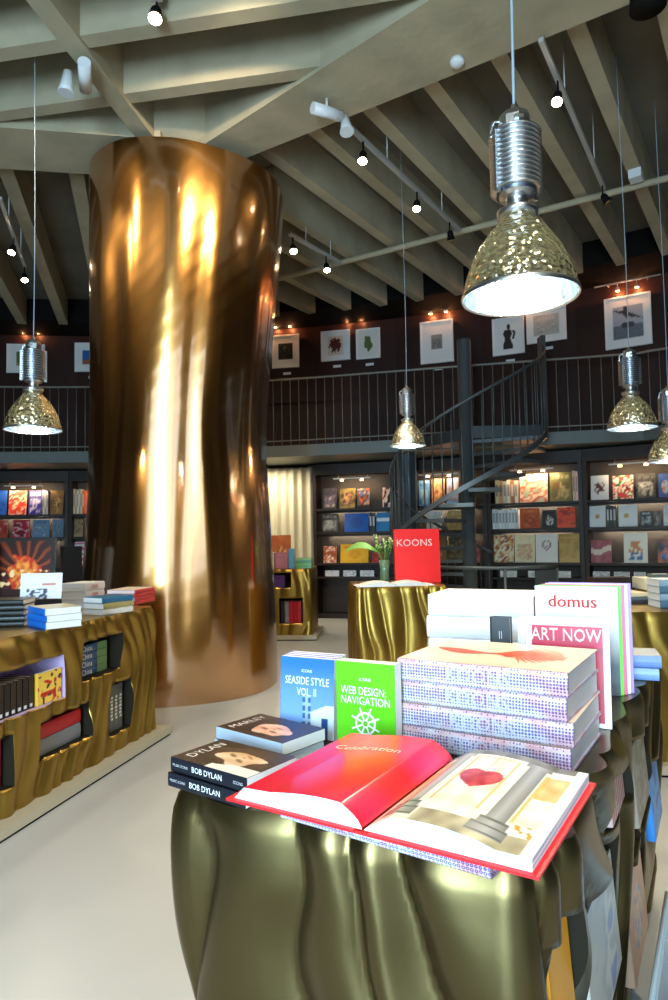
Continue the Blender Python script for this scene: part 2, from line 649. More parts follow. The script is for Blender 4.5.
mb = MB()
NT, NZ = 288, 150
vs = []
for j in range(NZ + 1):
    for i in range(NT):
        th = 2 * PI * i / NT
        top = 4.76 - .07 * math.cos(th)
        z = top * j / NZ
        cx_, cy_, r = col_s(round(z, 2))
        q = Vector((math.cos(th) * 1.5, math.sin(th) * 1.5, z * .38))
        w = noise.noise(q + Vector((3, 1, 4)))
        w2 = noise.noise(Vector((math.cos(th) * 3.2 + w, math.sin(th) * 3.2, z * .55 + 7)))
        env = .55 + .45 * math.sin(PI * min(1, z / 4.6))
        dsp = .040 * w + .012 * w2 * env
        # a few soft drapery creases
        for (tc, wd, am, z0, z1) in ((-72, 4, -.016, .3, 3.0), (-122, 5, -.022, .0, 4.2), (-128, 4, .02, .0, 3.2), (-62, 4, .022, .3, 3.0), (-106, 5, .022, 3.1, 4.8), (-86, 6, .018, 3.2, 4.8), (-68, 4, -.016, 2.4, 4.4), (-135, 5, .02, .5, 4.2), (-50, 5, .018, 0, 3.6)):
            c_ = tc + 3.5 * math.sin(z * 1.35 + tc)
            dth = (math.degrees(th) - c_ + 540) % 360 - 180
            zz = max(0, min(1, (z - z0) / .5)) * max(0, min(1, (z1 - z) / .6))
            zz = zz * zz * (3 - 2 * zz)
            dsp += am * .6 * zz * math.exp(-(dth / (wd * 1.3)) ** 2)
        rr = r + dsp
        vs.append((cx_ + rr * math.cos(th), cy_ + rr * math.sin(th), z))
fs = []
for j in range(NZ):
    for i in range(NT):
        i2 = (i + 1) % NT
        fs.append((j * NT + i, j * NT + i2, (j + 1) * NT + i2, (j + 1) * NT + i))
mb.add(vs, fs, smooth=True)
mb.add([vs[NZ * NT + i] for i in range(NT)], [tuple(range(NT))])
tag(mb.build('bronze_column', M['bronze']), 'huge polished bronze column with rippled skin rising to the ceiling', 'column', kind='thing')

# ------------------------------------------------------------------ bookcases
SH = [1.845, 1.447, .925, .70]
FR = 14.7


def bay_frame(a0, a1, r=FR):
    p0, p1 = pol(a0, r), pol(a1, r)
    x = (p1 - p0).normalized()
    y = Vector((-x.y, x.x, 0))
    m_ = Matrix.Identity(4)
    for i in range(3):
        m_[i][0], m_[i][1], m_[i][2] = x[i], y[i], (0, 0, 1)[i]
    return Matrix.Translation((p0 + p1) / 2) @ m_, (p1 - p0).length


BAYL = {}
BAYE = {}


def bookcase(a0, a1, label, lit=True):
    m_, L = bay_frame(a0, a1)
    root = empty('bookcase', label=label, cat='bookcase', group='curved run of black bookcases')
    root.matrix_world = m_
    h = L / 2
    D = .33
    mb = MB()
    mb.box(-h + .003, -h + .06, 0, D, .0, 2.6)
    mb.box(h - .06, h - .003, 0, D, .0, 2.6)
    mb.box(-h + .06, h - .06, D - .02, D, 0, 2.6, 1)
    mb.box(-h + .06, h - .06, 0, D - .02, 2.42, 2.6)
    mb.box(-h + .06, h - .06, .02, D - .02, 0, .08)
    mb.build('carcass', [M['shelfwood'], M['case_back']], root)
    for z in SH:
        b2 = MB()
        b2.box(-h + .061, h - .061, 0, D - .021, z - .035, z)
        b2.build('shelf', M['shelfwood'], root)
    if lit:
        for z in (SH[0], SH[1]):
            b3 = MB()
            b3.box(-h + .22, h - .22, .20, .225, z - .05, z - .036)
            b3.build('shelf_light', M['strip'], root)
            b3 = MB()
            b3.box(-h + .061, h - .061, .17, .185, z - .072, z - .0355)
            b3.build('valance', M['shelfwood'], root)
        b4 = MB()
        b4.box(-.32, .32, -.12, -.09, 2.33, 2.35)
        for x in (-.25, .25):
            b4.tube([(x, -.10, 2.34), (x, .0, 2.40), (x, .02, 2.43)], .006, 6)
        lr = b4.build('lamp_rail', M['white_metal'], root)
        for x in (-.17, .17):
            b5 = MB()
            b5.lathe([(.0, .02), (.024, .02), (.03, -.0), (.0, -.002)], 14)
            b5.build('bulb', M['picbulb'], lr, loc=(x, -.105, 2.30))
        li = bpy.data.lights.new('case_light', 'AREA')
        li.shape = 'RECTANGLE'
        li.size, li.size_y = .7, .05
        li.energy = 4.5
        li.color = (1, .72, .42)
        lo = bpy.data.objects.new('case_light', li)
        COL.objects.link(lo)
        lo.matrix_world = m_ @ Matrix.Translation((0, .0, 2.31)) @ Matrix.Rotation(R_(40), 4, 'X')
    BAYL[round(a0, 2)] = (m_, L)
    BAYE[round(a0, 2)] = a1
    return root


for k, (a, lb) in enumerate(((-4.49 - 2 * STEP, 'black bookcase at the far left edge of the curved wall'),
                             (-4.49 - STEP, 'black bookcase with red and purple covers, left of the bronze column'),
                             (-4.49, 'black bookcase half hidden behind the left side of the bronze column'),
                             (12.32, 'black bookcase between the cream curtain and the spiral stair'),
                             (17.92, 'black bookcase behind the spiral stair'),
                             (23.65, 'black bookcase of face-out art books just right of the spiral stair'),
                             (29.2, 'black bookcase at the right under the end of the gallery'),
                             (34.75, 'black bookcase at the far right end of the curved wall'))):
    a1 = {17.92: 23.65, 12.32: 17.92, 23.65: 29.2}.get(a, a + STEP)
    bookcase(a, a1, lb, lit=k != 7)


def in_bay(px, py, depth):
    """bay matrix and local x, z for a pixel, at a depth behind the case front"""
    d = at(px, py, Y=1.0) - CAM
    a, _ = wallpt(px, py, FR + depth)
    for a0, (m_, L) in BAYL.items():
        if a0 <= a < BAYE[a0]:
            n_ = m_.to_3x3() @ Vector((0, 1, 0))
            o_ = m_ @ Vector((0, depth, 0))
            t = (o_ - CAM).dot(n_) / d.dot(n_)
            q = m_.inverted() @ (CAM + d * t)
            return a0, m_, L, q.x, q.z
    return None


PALNAME = {}
CASE = {12.32: 'case beside the curtain', 17.92: 'case behind the stair', 23.65: 'case right of the stair', 29.2: 'case at the right end', -10.04: 'case left of the column', -4.49: 'case behind the column', -15.59: 'case at the left edge'}
SHN = ['top shelf', 'middle shelf', 'lower shelf', 'counter shelf']


def shelf_book(x0, x1, ytop, si, what, pal, seed, sc_=2.4, border=0, bc=(.8, .8, .78), depth=.07, fn=None):
    r0 = in_bay((x0 + x1) / 2, ytop + 8, depth)
    if not r0:
        return
    a0, m_, L, cx_, _ = r0
    d0 = in_bay(x0, ytop + 8, depth)
    d1_ = in_bay(x1, ytop + 8, depth)
    xa = d0[3] if d0 and d0[0] == a0 else cx_ - (d1_[3] - cx_)
    xb = d1_[3] if d1_ and d1_[0] == a0 else cx_ + (cx_ - xa)
    lim = L / 2 - .065
    xa, xb = max(xa, -lim), min(xb, lim)
    _, _, _, _, zt = in_bay((x0 + x1) / 2, ytop, depth)
    h = min(max(.1, zt - SH[si]), (.45, .315, .435, .18)[si])
    w = xb - xa - .004
    if w < .02:
        return
    tilt = -R_(7)
    m2 = m_ @ Matrix.Translation(((xa + xb) / 2, depth + .02, SH[si] + .0015))
    o = flat_book('book', '%s, %s, %s' % (what, SHN[si], CASE[a0]), w, h * .99, .022, (0, 0, 0), 0, fn or art(seed, pal, sc_, border, bc), hexc(pal[0]), 'face-out books on the wall shelves', res=(12, 16), basis=Matrix.Rotation(tilt, 4, 'X'))
    o.matrix_world = m2 @ Matrix.Rotation(tilt, 4, 'X')
    return o


def spine_row(x0, x1, ytop, si, n, cols, what, depth=.06):
    r0 = in_bay((x0 + x1) / 2, ytop + 8, depth)
    if not r0:
        return
    a0, m_, L, cx_, _ = r0
    xa, xb = in_bay(x0, ytop + 8, depth)[3], in_bay(x1, ytop + 8, depth)[3]
    xa, xb = max(xa, -L / 2 + .065), min(xb, L / 2 - .065)
    h = min(in_bay((x0 + x1) / 2, ytop, depth)[4] - SH[si], (.45, .315, .435, .18)[si])
    w = (xb - xa) / n
    for k in range(n):
        c = hexc(cols[k % len(cols)])
        mb = MB()
        t = w * .9
        mb.box(-t / 2, t / 2, 0, .16, 0, h * (1 - .03 * (k % 3)), 0, c)
        mb.box(-t / 2 * .6, t / 2 * .6, -.001, 0, h * .3, h * .8, 0, mixc(c, (.02, .02, .05) if sum(c) > 1 else (.8, .8, .8), .6))
        mb.box(-t / 2 + .002, t / 2 - .002, .002, .158, h * (1 - .03 * (k % 3)) - .0005, h * (1 - .03 * (k % 3)) + .001, 0, (.7, .68, .6))
        o = mb.build('book', M['print'])
        o.matrix_world = m_ @ Matrix.Translation((xa + w * (k + .5), depth, SH[si] + .0015))
        tag(o, '%s in the spine row, %s, %s' % (what, SHN[si], CASE[a0]), 'book', '%s, %s, %s' % (what, SHN[si], CASE[a0]))


SB = shelf_book
# right of the stair
spine_row(495, 518, 480, 0, 6, ['d8cfa8', 'c9a07a', 'b9c6c0', 'e6ddc4', 'a8704a', 'd9d2c0'], 'pale slim book')
SB(519, 547, 473, 0, 'wide salmon pink map-covered book', ['e6b49a', 'd98a70', 'f2d8b8', 'c65f48', 'a9b596'], 3)
SB(549, 571, 468, 0, 'tall green and brown ornate book', ['6a6a3a', '8d7a48', 'b5ae7c', '7a3a28', '4d5a3a'], 4, 3.4)
spine_row(572, 579, 470, 0, 2, ['caa987', 'e1b5a0'], 'tan tall book')
spine_row(492, 518, 509, 1, 8, ['e8ebe6', 'd8dcda', 'f0f0ea'], 'white numbered volume')
SB(519.5, 539, 507, 1, 'orange and brown patterned book', ['c8501e', '7a2c12', 'e08040', '3a1a10'], 8, 3.5)
SB(542, 556, 510, 1, 'small black book with white marks', ['101012', '141414', '15151a', 'd8d8d0'], 9, 4)
SB(557, 575, 507, 1, 'bright red-orange book with a dark figure', ['e83a12', 'f0561c', '8a1a08', 'e84a18'], 10, 2.6)
SB(492, 513, 530, 2, 'cream and orange floral book', ['f0e4bc', 'e8c890', 'c87838', 'f4ead0', 'a05a30'], 11, 3.6)
SB(514, 534, 530, 2, 'cream, red and olive floral book', ['efe2b8', 'b8452c', 'e8d098', '8a8048', 'f0e4c8'], 12, 4)
SB(535, 557, 532, 2, 'white book with a small grey head drawing', ['eeeae0'], 13, fn=lambda u, v: hexc('8a6a58') if abs(math.hypot((u - .5) * 1.2, (v - .62) * 1.2) - .2) < .03 or (abs(u - .5) < .05 and .5 < v < .62) else hexc('eeeae0'))
SB(558.5, 579, 531, 2, 'mustard gold book', ['b8923a', 'c8a24a', 'b08a34', 'a87c30'], 14, 2)
for i, (xa, xb) in enumerate(((500, 517), (528, 543), (556, 571))):
    SB(xa, xb, 573, 3, ['leftmost low white booklet', 'middle low white booklet', 'rightmost low white booklet'][i], ['e8e8e0', 'd0d4d0', 'b0b4b0'], 20 + i, 5, depth=.03)
# far right case
SB(590, 608, 475, 0, 'grey book with a dark red head', ['c4ccd2'], 30, fn=lambda u, v: hexc('4a2428') if ((u - .5) / .3) ** 2 + ((v - .5) / .27) ** 2 < 1 and noise.noise(Vector((u * 6, v * 6, 2))) > -.1 else hexc('c0c8ce'))
SB(612, 633, 475, 0, 'red, green and white figure book', ['c03038', '2f6a34', 'e8dccb', '701a20', 'e0a090'], 31, 3)
SB(635, 655, 473, 0, 'black and white photo book', ['1a1a1a', 'b8b8b2', '55554f', 'd8d6cc'], 32, 3)
SB(658, 672, 473, 0, 'blue and orange book', ['3a5c9a', '20386a', 'd8843a', '7ab0d8'], 33, 2.4)
SB(587.5, 605, 505, 1, 'plain pale book with a small gold emblem', ['dfe4e2'], 34, fn=lambda u, v: hexc('b08a40') if abs(u - .5) < .16 and abs(v - .5) < .09 else hexc('dde2e2'))
spine_row(606, 616, 504, 1, 3, ['2a3a32', '1c2024', '3c4a44'], 'dark green book')
SB(618, 637, 504, 1, 'white book with a gold patch at its middle', ['e4e8e6'], 35, fn=lambda u, v: hexc('c0a050') if abs(u - .42) < .14 and abs(v - .5) < .08 else hexc('e2e6e4'))
SB(640, 652, 511, 1, 'small black and white portrait book', ['20242a', '9aa0a0', 'd2d4d0'], 36, 3)
SB(653.5, 661, 511, 1, 'small narrow dark portrait book', ['2a2c2c', 'a8a49a', '50504c'], 37, 3)
SB(663, 674, 505, 1, 'tall white book cut by the picture edge', ['e0e4e0', 'c8ccd0'], 38, 2)
SB(588, 611, 540, 2, 'dusty pink book with a pale band', ['b86a70'], 39, fn=lambda u, v: hexc('e4d2c0') if .42 < v + .1 * math.sin(u * 5) < .68 else mixc(hexc('b06068'), hexc('7a3a48'), noise.noise(Vector((u * 4, v * 4, 0))) + .3))
SB(623, 647, 532, 2, 'tall white book with a seated figure', ['f0ecdc'], 40, fn=lambda u, v: (hexc('3c6ea8') if v < .35 else hexc('d08a58')) if (abs(u - .5) < .3 - .25 * abs(v - .25) and .12 < v < .72 and noise.noise(Vector((u * 7, v * 7, 3))) > -.12) else hexc('f0ecdc'))
SB(657, 673, 539, 2, 'dark book with an orange and blue picture', ['1c2440', 'e07a30', '3a78c0', '241c30'], 41, 2)
for i, (xa, xb) in enumerate(((593, 610), (614, 630), (634, 646))):
    SB(xa, xb, 577, 3, ['leftmost low grey booklet', 'middle low grey booklet', 'rightmost low grey booklet'][i], ['d8dcd6', 'b8bcc0', '8a9094'], 50 + i, 5, depth=.03)
# between curtain and stair
SB(322, 336, 488, 0, 'dark book with a blurred portrait', ['241c28', '7a6a80', '38304a', 'c8b0a0'], 60, 3)
SB(339, 355, 488, 0, 'dark book with a person in yellow', ['1c1410', 'c0a040', '9a5a48', '2a2018'], 61, 3)
SB(357, 369, 488, 0, 'dark book with an orange portrait', ['b05a30', '2a1a14', '5a6a8a', 'd89a60'], 62, 3)
SB(382, 393, 487, 0, 'small book with a pink square', ['401418', 'd8b0a0', 'e8d0c0', '2a1012'], 63, 2)
SB(321, 338, 511, 1, 'black and white book with a large face', ['18181a', 'c8c4bc', '8a8680', '303030'], 64, 2.2)
SB(344, 368, 511, 1, 'wide royal blue book', ['1a5ab0', '1c60b8', '184f9c'], 65, 1)
spine_row(369, 375, 511, 1, 2, ['15202a', '203040'], 'dark blue book')
SB(376, 389, 510, 1, 'light blue book with a white bar', ['3a90c8'], 66, fn=lambda u, v: (.8, .85, .9) if .5 < v < .75 else hexc('2f86c0'))
SB(323, 336, 546, 2, 'orange and white book', ['e09060', 'f0e0d0', 'c86a40', 'a04a28'], 67, 3)
SB(340, 368, 544, 2, 'wide golden yellow book', ['f0b010', 'f4bc20', 'd88a10', 'e8a010'], 68, 2.2)
SB(372, 384, 552, 2, 'small red and black book', ['c02018', '201414', 'd84a30'], 69, 3)
for i, (xa, xb) in enumerate(((325, 339), (343, 356), (360, 374))):
    SB(xa, xb, 574, 3, ['leftmost low white booklet', 'middle low white booklet', 'rightmost low white booklet'][i], ['e0e4e0', 'c8c8d0', '9098a0'], 70 + i, 5, depth=.03)
# behind the stair
SB(406, 417, 482, 0, 'blue-grey book', ['4a6a90', '8aa8c0', '304a70'], 79, 2)
SB(418, 429, 480, 0, 'steel blue book', ['3a6a98', '88a8c0', '25425c'], 80, 2)
SB(431, 444, 476, 0, 'warm brown picture book', ['8a5a38', 'd09a68', '5a3424'], 81, 3)
SB(446, 458, 476, 0, 'brown and blue picture book', ['7a5a48', '4a78a8', 'b08a70'], 82, 3)
SB(426, 441, 506, 1, 'white book', ['e4e4da', 'c8ccc4', 'f0f0ea'], 83, 2)
SB(447, 466, 508, 1, 'tan and gold book', ['b89a58', '8a6a3a', 'd8c088'], 84, 3)
SB(426, 446, 531, 2, 'tawny patterned book', ['b08850', '5a4630', 'd8b888'], 85, 3)
SB(448, 468, 533, 2, 'olive patterned book', ['7a7448', '3c3828', 'b8ac78'], 86, 3)
SB(471, 481, 542, 2, 'pink book', ['c87884', 'a85a68'], 87, 2)
# left cases
SB(-10, 6, 490, 0, 'blue book at the picture edge', ['2050b0', '3068c8', '183c80'], 90, 2)
SB(8, 26, 490, 0, 'bright red book with pale marks', ['e03420', 'e84830', 'f0c0a0', 'c02414'], 91, 3)
SB(28, 41.5, 490, 0, 'purple-blue book with white lettering marks', ['2c2878', '34309a', 'e0d8e8', '241c60'], 92, 3)
spine_row(42.5, 48, 490, 0, 3, ['c8c0b8', '9a9490', 'b8b4b4'], 'grey slim book')
SB(49.5, 63, 490, 0, 'brown and gold book', ['6a4a28', 'a88848', '3a2818', 'c0a468'], 93, 3.5)
SB(-8, 7, 518, 1, 'dull red book', ['a82828', 'c05038', 'e8c8b8'], 94, 2)
SB(12, 29, 519, 1, 'crimson book with a pale figure', ['b01830', 'c82840', 'e0b8b8', '801020'], 95, 3)
SB(32, 49, 518, 1, 'grey-blue picture book', ['6a88a8', '90a8c0', '4a6078', 'b8c4cc'], 96, 3)
SB(52, 63, 519, 1, 'small slate blue book', ['5a7088', '8aa0b0', '3a4c60'], 97, 3)
spine_row(72, 84, 489, 0, 6, ['d8d0b8', 'c89a58', 'e4e0d0', '8aa8a0', 'd8c8a0', 'b85a3a'], 'cream and tan book')
SB(73, 82, 518, 1, 'small brown book', ['7a6048', 'b0946a', '4a382c'], 98, 3)
SB(72, 88, 541, 2, 'pink and white striped book', ['d87890'], 99, fn=lambda u, v: hexc('e8e0e0') if int(v * 9) % 2 else hexc('c84870'))

# ------------------------------------------------------------------ curtain in the doorway
mb = MB()
ca0, ca1 = 1.2, 12.2
mb.grid(lambda u, v: pol(ca0 + (ca1 - ca0) * u, 14.86 + .035 * math.sin(u * 120) + .012 * math.sin(u * 47 + v), .02 + 2.56 * v), 420, 4, smooth=True)
mb.grid(lambda u, v: pol(ca0 + (ca1 - ca0) * u, 14.875 + .035 * math.sin(u * 120) + .012 * math.sin(u * 47 + v), .02 + 2.56 * v), 420, 4, smooth=True)
tag(mb.build('curtain', M['curtain']), 'pleated cream curtain hanging in the doorway behind the bronze column', 'curtain')
cl = bpy.data.lights.new('curtain_light', 'AREA')
cl.size = .6
cl.energy = 26
cl.color = (1, .88, .65)
co = bpy.data.objects.new('curtain_light', cl)
COL.objects.link(co)
co.location = pol(9.5, 14.3, 2.55)

# ------------------------------------------------------------------ gallery
def rr_(a):
    return 13.72 + (.75 * (max(0, a - 15) / 17) ** 2 if a < 33 else .75 + .03 * (a - 33) * 0)


ANG = [BA[0] + i * 1.0 for i in range(int((BA[-1] - BA[0])))]
mb = MB()
vs = []
for a in ANG:
    r0 = min(rr_(a), 14.5)
    vs += [pol(a, r0, 2.64), pol(a, r0, 2.82), pol(a, 15.05, 2.82), pol(a, 15.05, 2.64)]
fs = []
for i in range(len(ANG) - 1):
    for k in range(4):
        k2 = (k + 1) % 4
        fs.append((i * 4 + k, i * 4 + k2, i * 4 + 4 + k2, i * 4 + 4 + k))
mb.add(vs, fs)
tag(mb.build('balcony', M['fascia']), kind='structure')

root = empty('gallery_railing', label='long curved steel railing with thin uprights along the gallery edge', cat='railing')
GA0, GA1 = -18.0, 40.0
for z, r in ((3.88, .018), (2.9, .011)):
    mb = MB()
    n = 100
    pts = [pol(GA0 + (GA1 - GA0) * i / n, rr_(GA0 + (GA1 - GA0) * i / n) + .05, z) for i in range(n + 1)]
    if z > 3:
        mb.tube(pts, r, 8)
        mb.build('handrail', M['rail'], root)
    else:
        mb.tube(pts, r, 6)
        mb.build('lower_rail', M['rail'], root)
bal = None
n = 99
for i in range(n + 1):
    a = GA0 + (GA1 - GA0) * i / n
    p = pol(a, rr_(a) + .05, 2.825)
    if bal is None:
        mb = MB()
        mb.tube([(0, 0, 0), (0, 0, 1.05)], .0065, 6)
        bal = mb.build('baluster', M['rail'], root, loc=p)
    else:
        c = bal.copy()
        COL.objects.link(c)
        c.location = p

# ------------------------------------------------------------------ pictures on the gallery wall
def framed(px0, py0, px1, py1, label, fn, seed, lights=True, plate=True):
    a0, z1 = wallpt(px0, py0, 14.95)
    a1, _ = wallpt(px1, py0, 14.95)
    _, z0 = wallpt(px0, py1, 14.95)
    ac = (a0 + a1) / 2
    w = (pol(a1, 14.95) - pol(a0, 14.95)).length
    h = z1 - z0
    m_, _ = bay_frame(a0, a1, 14.93)
    root = empty('framed_picture', label=label, cat='framed picture', group='framed pictures on the gallery wall')
    root.matrix_world = m_ @ Matrix.Translation((0, 0, z0))
    t = .022
    mb = MB()
    for (xa, xb, za, zb) in ((-w / 2, w / 2, 0, t), (-w / 2, w / 2, h - t, h), (-w / 2, -w / 2 + t, t, h - t), (w / 2 - t, w / 2, t, h - t)):
        mb.box(xa, xb, -.005, .03, za, zb)
    mb.build('frame', M['white'], root)
    mb = MB()

    def pc(u, v):
        x, y = (u - .5) * 2, (v - .5) * 2
        return fn(x, y) or (.82, .81, .77)
    mb.grid(lambda u, v: (-w / 2 + t + u * (w - 2 * t), .008, t + v * (h - 2 * t)), 36, 36, 0, pc, smooth=False)
    mb.build('print', M['print'], root)
    if plate:
        mb = MB()
        mb.box(-.07, .07, -.004, .004, 0, .045)
        o = mb.build('caption_card', M['white'])
        o.matrix_world = m_ @ Matrix.Translation((.02, .02, z0 - .12))
        tag(o, 'small white caption card under the %s' % label.split(' on the')[0].replace('framed ', ''), 'caption card', 'caption cards under the pictures')


def inner(fx, fy, f):
    return lambda x, y: f(x / fx, y / fy) if abs(x) < fx and abs(y) < fy else None


def blob(bg, fg, cx_, cy_, rx, ry, seed, rough=.5):
    bg, fg = hexc(bg), hexc(fg)
    return lambda x, y: fg if ((x - cx_) / rx) ** 2 + ((y - cy_) / ry) ** 2 < 1 + rough * noise.noise(Vector((x * 3, y * 3, seed))) * 2 else bg


def nz(pal, seed, s=2):
    f = art(seed, pal, s)
    return lambda x, y: f(x * .5 + .5, y * .5 + .5)


framed(7, 344, 45, 373, 'wide framed landscape photo on the wall left of the column', inner(.55, .52, nz(['7a9ab8', '8a9a60', '5a6a38', '9a8a58'], 3, 1.3)), 1)
framed(75, 343, 108, 372, 'framed blue and rust desert photo half behind the column', inner(.6, .55, lambda x, y: hexc('2a62a0') if y > -.1 + .4 * x else hexc('a0583a')), 2)
framed(272, 336, 299, 369, 'framed dark still-life photo just right of the column', inner(.58, .55, nz(['1c1c18', '383a30', '0c0c0c', '6a6a58'], 6, 2.2)), 3)
framed(321, 332, 350, 362, 'framed red-brown portrait photo on the gallery wall', inner(.6, .7, blob('dccdb8', '5a241c', 0, .05, .7, .75, 4)), 4)
framed(356, 330, 380, 360, 'small framed picture of a green plant', blob('e0dcd0', '5a6a3a', 0, 0, .38, .48, 5, .9), 5)
framed(420, 323, 453, 365, 'framed tiny grey square drawing with a very wide mount', inner(.34, .36, nz(['8a8880', '5a5a55', '9a988e', '6a6864'], 8, 3)), 6)


def torso(x, y):
    if ((x - .02) / .13) ** 2 + ((y - .52) / .16) ** 2 < 1:
        return hexc('282622')
    if -.75 < y < .36:
        w = .16 + .18 * math.exp(-((y + .6) / .35) ** 2) + .15 * math.exp(-((y - .15) / .18) ** 2)
        if abs(x + .04) < w:
            return hexc('2a2824')
        if .1 < y < .3 and x > 0 and abs(x - .42 + .4 * abs(y - .1)) < .08:
            return hexc('2a2824')
        if -.2 < y < .2 and abs(x - .38 - .3 * (y)) < .07:
            return hexc('2a2824')
    return None


framed(492, 320, 524, 357, 'framed black silhouette of a standing figure, behind the big lamp', torso, 7)
framed(526, 311, 566, 345, 'framed pale grey landscape drawing behind the big lamp', inner(.72, .62, nz(['bab8ae', 'a4a298', 'cac8be', '8a8880'], 12, 3)), 8)


def birds(x, y):
    if abs(x) > .68 or y < -.72 or y > .62:
        return None
    if y < -.15:
        if (x / .3) ** 2 + ((y + .16) / .1) ** 2 < 1:
            return hexc('484848')
        return hexc('6e737c') if noise.noise(Vector((x * 9, y * 18, 0))) > -.2 else hexc('5a5e66')
    if (x / .3) ** 2 + ((y + .13) / .12) ** 2 < 1:
        return hexc('484848')
    if abs(y - (.3 - .35 * x)) < .1 * (1 - abs(x) * 1.3) or (abs(x + .1) < .12 and abs(y - .35 + x) < .25):
        return hexc('3c3c3e')
    return hexc('a8acb4')


framed(604, 300, 651, 351, 'large framed bird-over-water photo at the right end of the gallery', birds, 9)


def picture_light(px, py, label, w=.9, e=5.0):
    a, z = wallpt(px, py, 14.75)
    hw = math.degrees(w / 2 / 14.75)
    m_, _ = bay_frame(a - hw, a + hw, 14.86)
    root = empty('picture_light', label=label, cat='picture light', group='picture lights above the frames')
    root.matrix_world = m_ @ Matrix.Translation((0, 0, z))
    mb = MB()
    mb.tube([(-w / 2, 0, .12), (w / 2, 0, .12)], .012, 8)
    for x in (-w * .3, w * .3):
        mb.tube([(x, 0, .12), (x, .115, .12)], .008, 6)
    rl = mb.build('bar', M['white_metal'], root)
    for x in (-.13, .13):
        mb = MB()
        mb.lathe([(.0, .06), (.02, .055), (.032, .0)], 14)
        mb.tube([(0, 0, .06), (0, 0, .11)], .006, 6)
        hd = mb.build('lamp_head', M['white_metal'], root, loc=(x, .0, .0))
        mb = MB()
        mb.lathe([(.0, -.012), (.022, -.006), (.027, .006), (.0, .02)], 12)
        mb.build('bulb', M['picbulb'], hd)
        li = bpy.data.lights.new('picture_glow', 'POINT')
        li.energy = 4.5
        li.color = (1, .42, .16)
        li.shadow_soft_size = .015
        lo = bpy.data.objects.new('picture_glow', li)
        COL.objects.link(lo)
        lo.matrix_world = m_ @ Matrix.Translation((x, .055, z - .01))


for i, (px, py, lb) in enumerate(((28, 331, 'pair of warm bulbs above the wide landscape photo'), (92, 330, 'pair of warm bulbs above the desert photo by the column'), (281, 325, 'pair of warm bulbs above the dark still-life photo'),
                                  (352, 318, 'pair of warm bulbs above the portrait and plant pictures'), (437, 311, 'pair of warm bulbs above the tiny square drawing'),
                                  (530, 300, 'pair of warm bulbs hidden behind the big lamp'), (626, 287, 'pair of warm bulbs above the bird-over-water photo'))):
    picture_light(px, py, lb)

# ------------------------------------------------------------------ spiral stair
SX, SY = 1.77, 8.8
RO = 1.0
stair = empty('spiral_staircase', (SX, SY, 0), label='grey steel spiral staircase climbing to the gallery', cat='staircase')
mb = MB()
mb.lathe([(0, 0), (.16, 0), (.16, .02), (.093, .02), (.093, 3.95), (.085, 3.985), (0, 3.985)], 24)
mb.build('central_pole', M['steel'], stair)
A0_, A1_ = 60.0, 360.0
NTR = 15


def sp(a, r, z):
    return (r * math.cos(R_(a)), r * math.sin(R_(a)), z)


def sz(a):
    return 2.8 * (a - A0_) / (A1_ - A0_)


da = (A1_ - A0_) / NTR
for k in range(NTR):
    a = A0_ + da * k
    z = 2.8 * (k + 1) / (NTR + 1)
    mb = MB()
    pts = [sp(a + da * .0, .09, z), sp(a - 1, RO, z), sp(a + da * .5, RO, z), sp(a + da + 2, RO, z), sp(a + da * 1.1, .09, z)]
    vs = pts + [(p[0], p[1], p[2] - .045) for p in pts]
    mb.add(vs, [(0, 1, 2, 3, 4), (9, 8, 7, 6, 5)] + [(i, i + 5, (i + 1) % 5 + 5, (i + 1) % 5) for i in range(5)])
    mb.build('tread', M['steel'], stair)
# landing
mb = MB()
pts = [sp(a, RO if a % 90 else RO, 2.80) for a in (-4, 12, 28, 45)]
lz = 2.80
pl = [Vector((.07, -.09, lz)), Vector((RO, -.09, lz)), Vector((RO + .12, .62, lz)), Vector((-.55, .95, lz)), Vector((-.1, .2, lz))]
vs = pl + [p - Vector((0, 0, .16)) for p in pl]
mb.add(vs, [(0, 1, 2, 3, 4), (9, 8, 7, 6, 5)] + [(i, i + 5, (i + 1) % 5 + 5, (i + 1) % 5) for i in range(5)])
mb.build('landing', M['steel'], stair)
N = 90
mb = MB()
for i in range(N):       # flat stringer band
    a, b = A0_ + (A1_ - A0_) * i / N, A0_ + (A1_ - A0_) * (i + 1) / N
    q = []
    for (aa) in (a, b):
        for r in (RO, RO + .03):
            for dz in (-.035, .03):
                q.append(sp(aa, r, sz(aa) + .1 + dz))
    mb.add(q, [(0, 1, 5, 4), (2, 6, 7, 3), (1, 3, 7, 5), (0, 4, 6, 2)])
mb.build('stringer', M['steel'], stair)
mb = MB()
mb.tube([sp(A0_ + (A1_ - A0_) * i / N, RO + .015, sz(A0_ + (A1_ - A0_) * i / N) + 1.1) for i in range(N + 1)], .02, 8)
mb.build('handrail', M['steel'], stair)
nb = 44
for i in range(nb):
    a = A0_ + 3 + (A1_ - A0_ - 4) * i / (nb - 1)
    mb = MB()
    mb.tube([sp(a, RO + .015, sz(a) + .1), sp(a, RO + .015, sz(a) + 1.1)], .009, 6)
    mb.build('baluster', M['steel'], stair)
mb = MB()
mb.box(RO - .01, RO + .05, -.14, .02, 2.62, 3.98)
mb.build('end_post', M['steel'], stair)
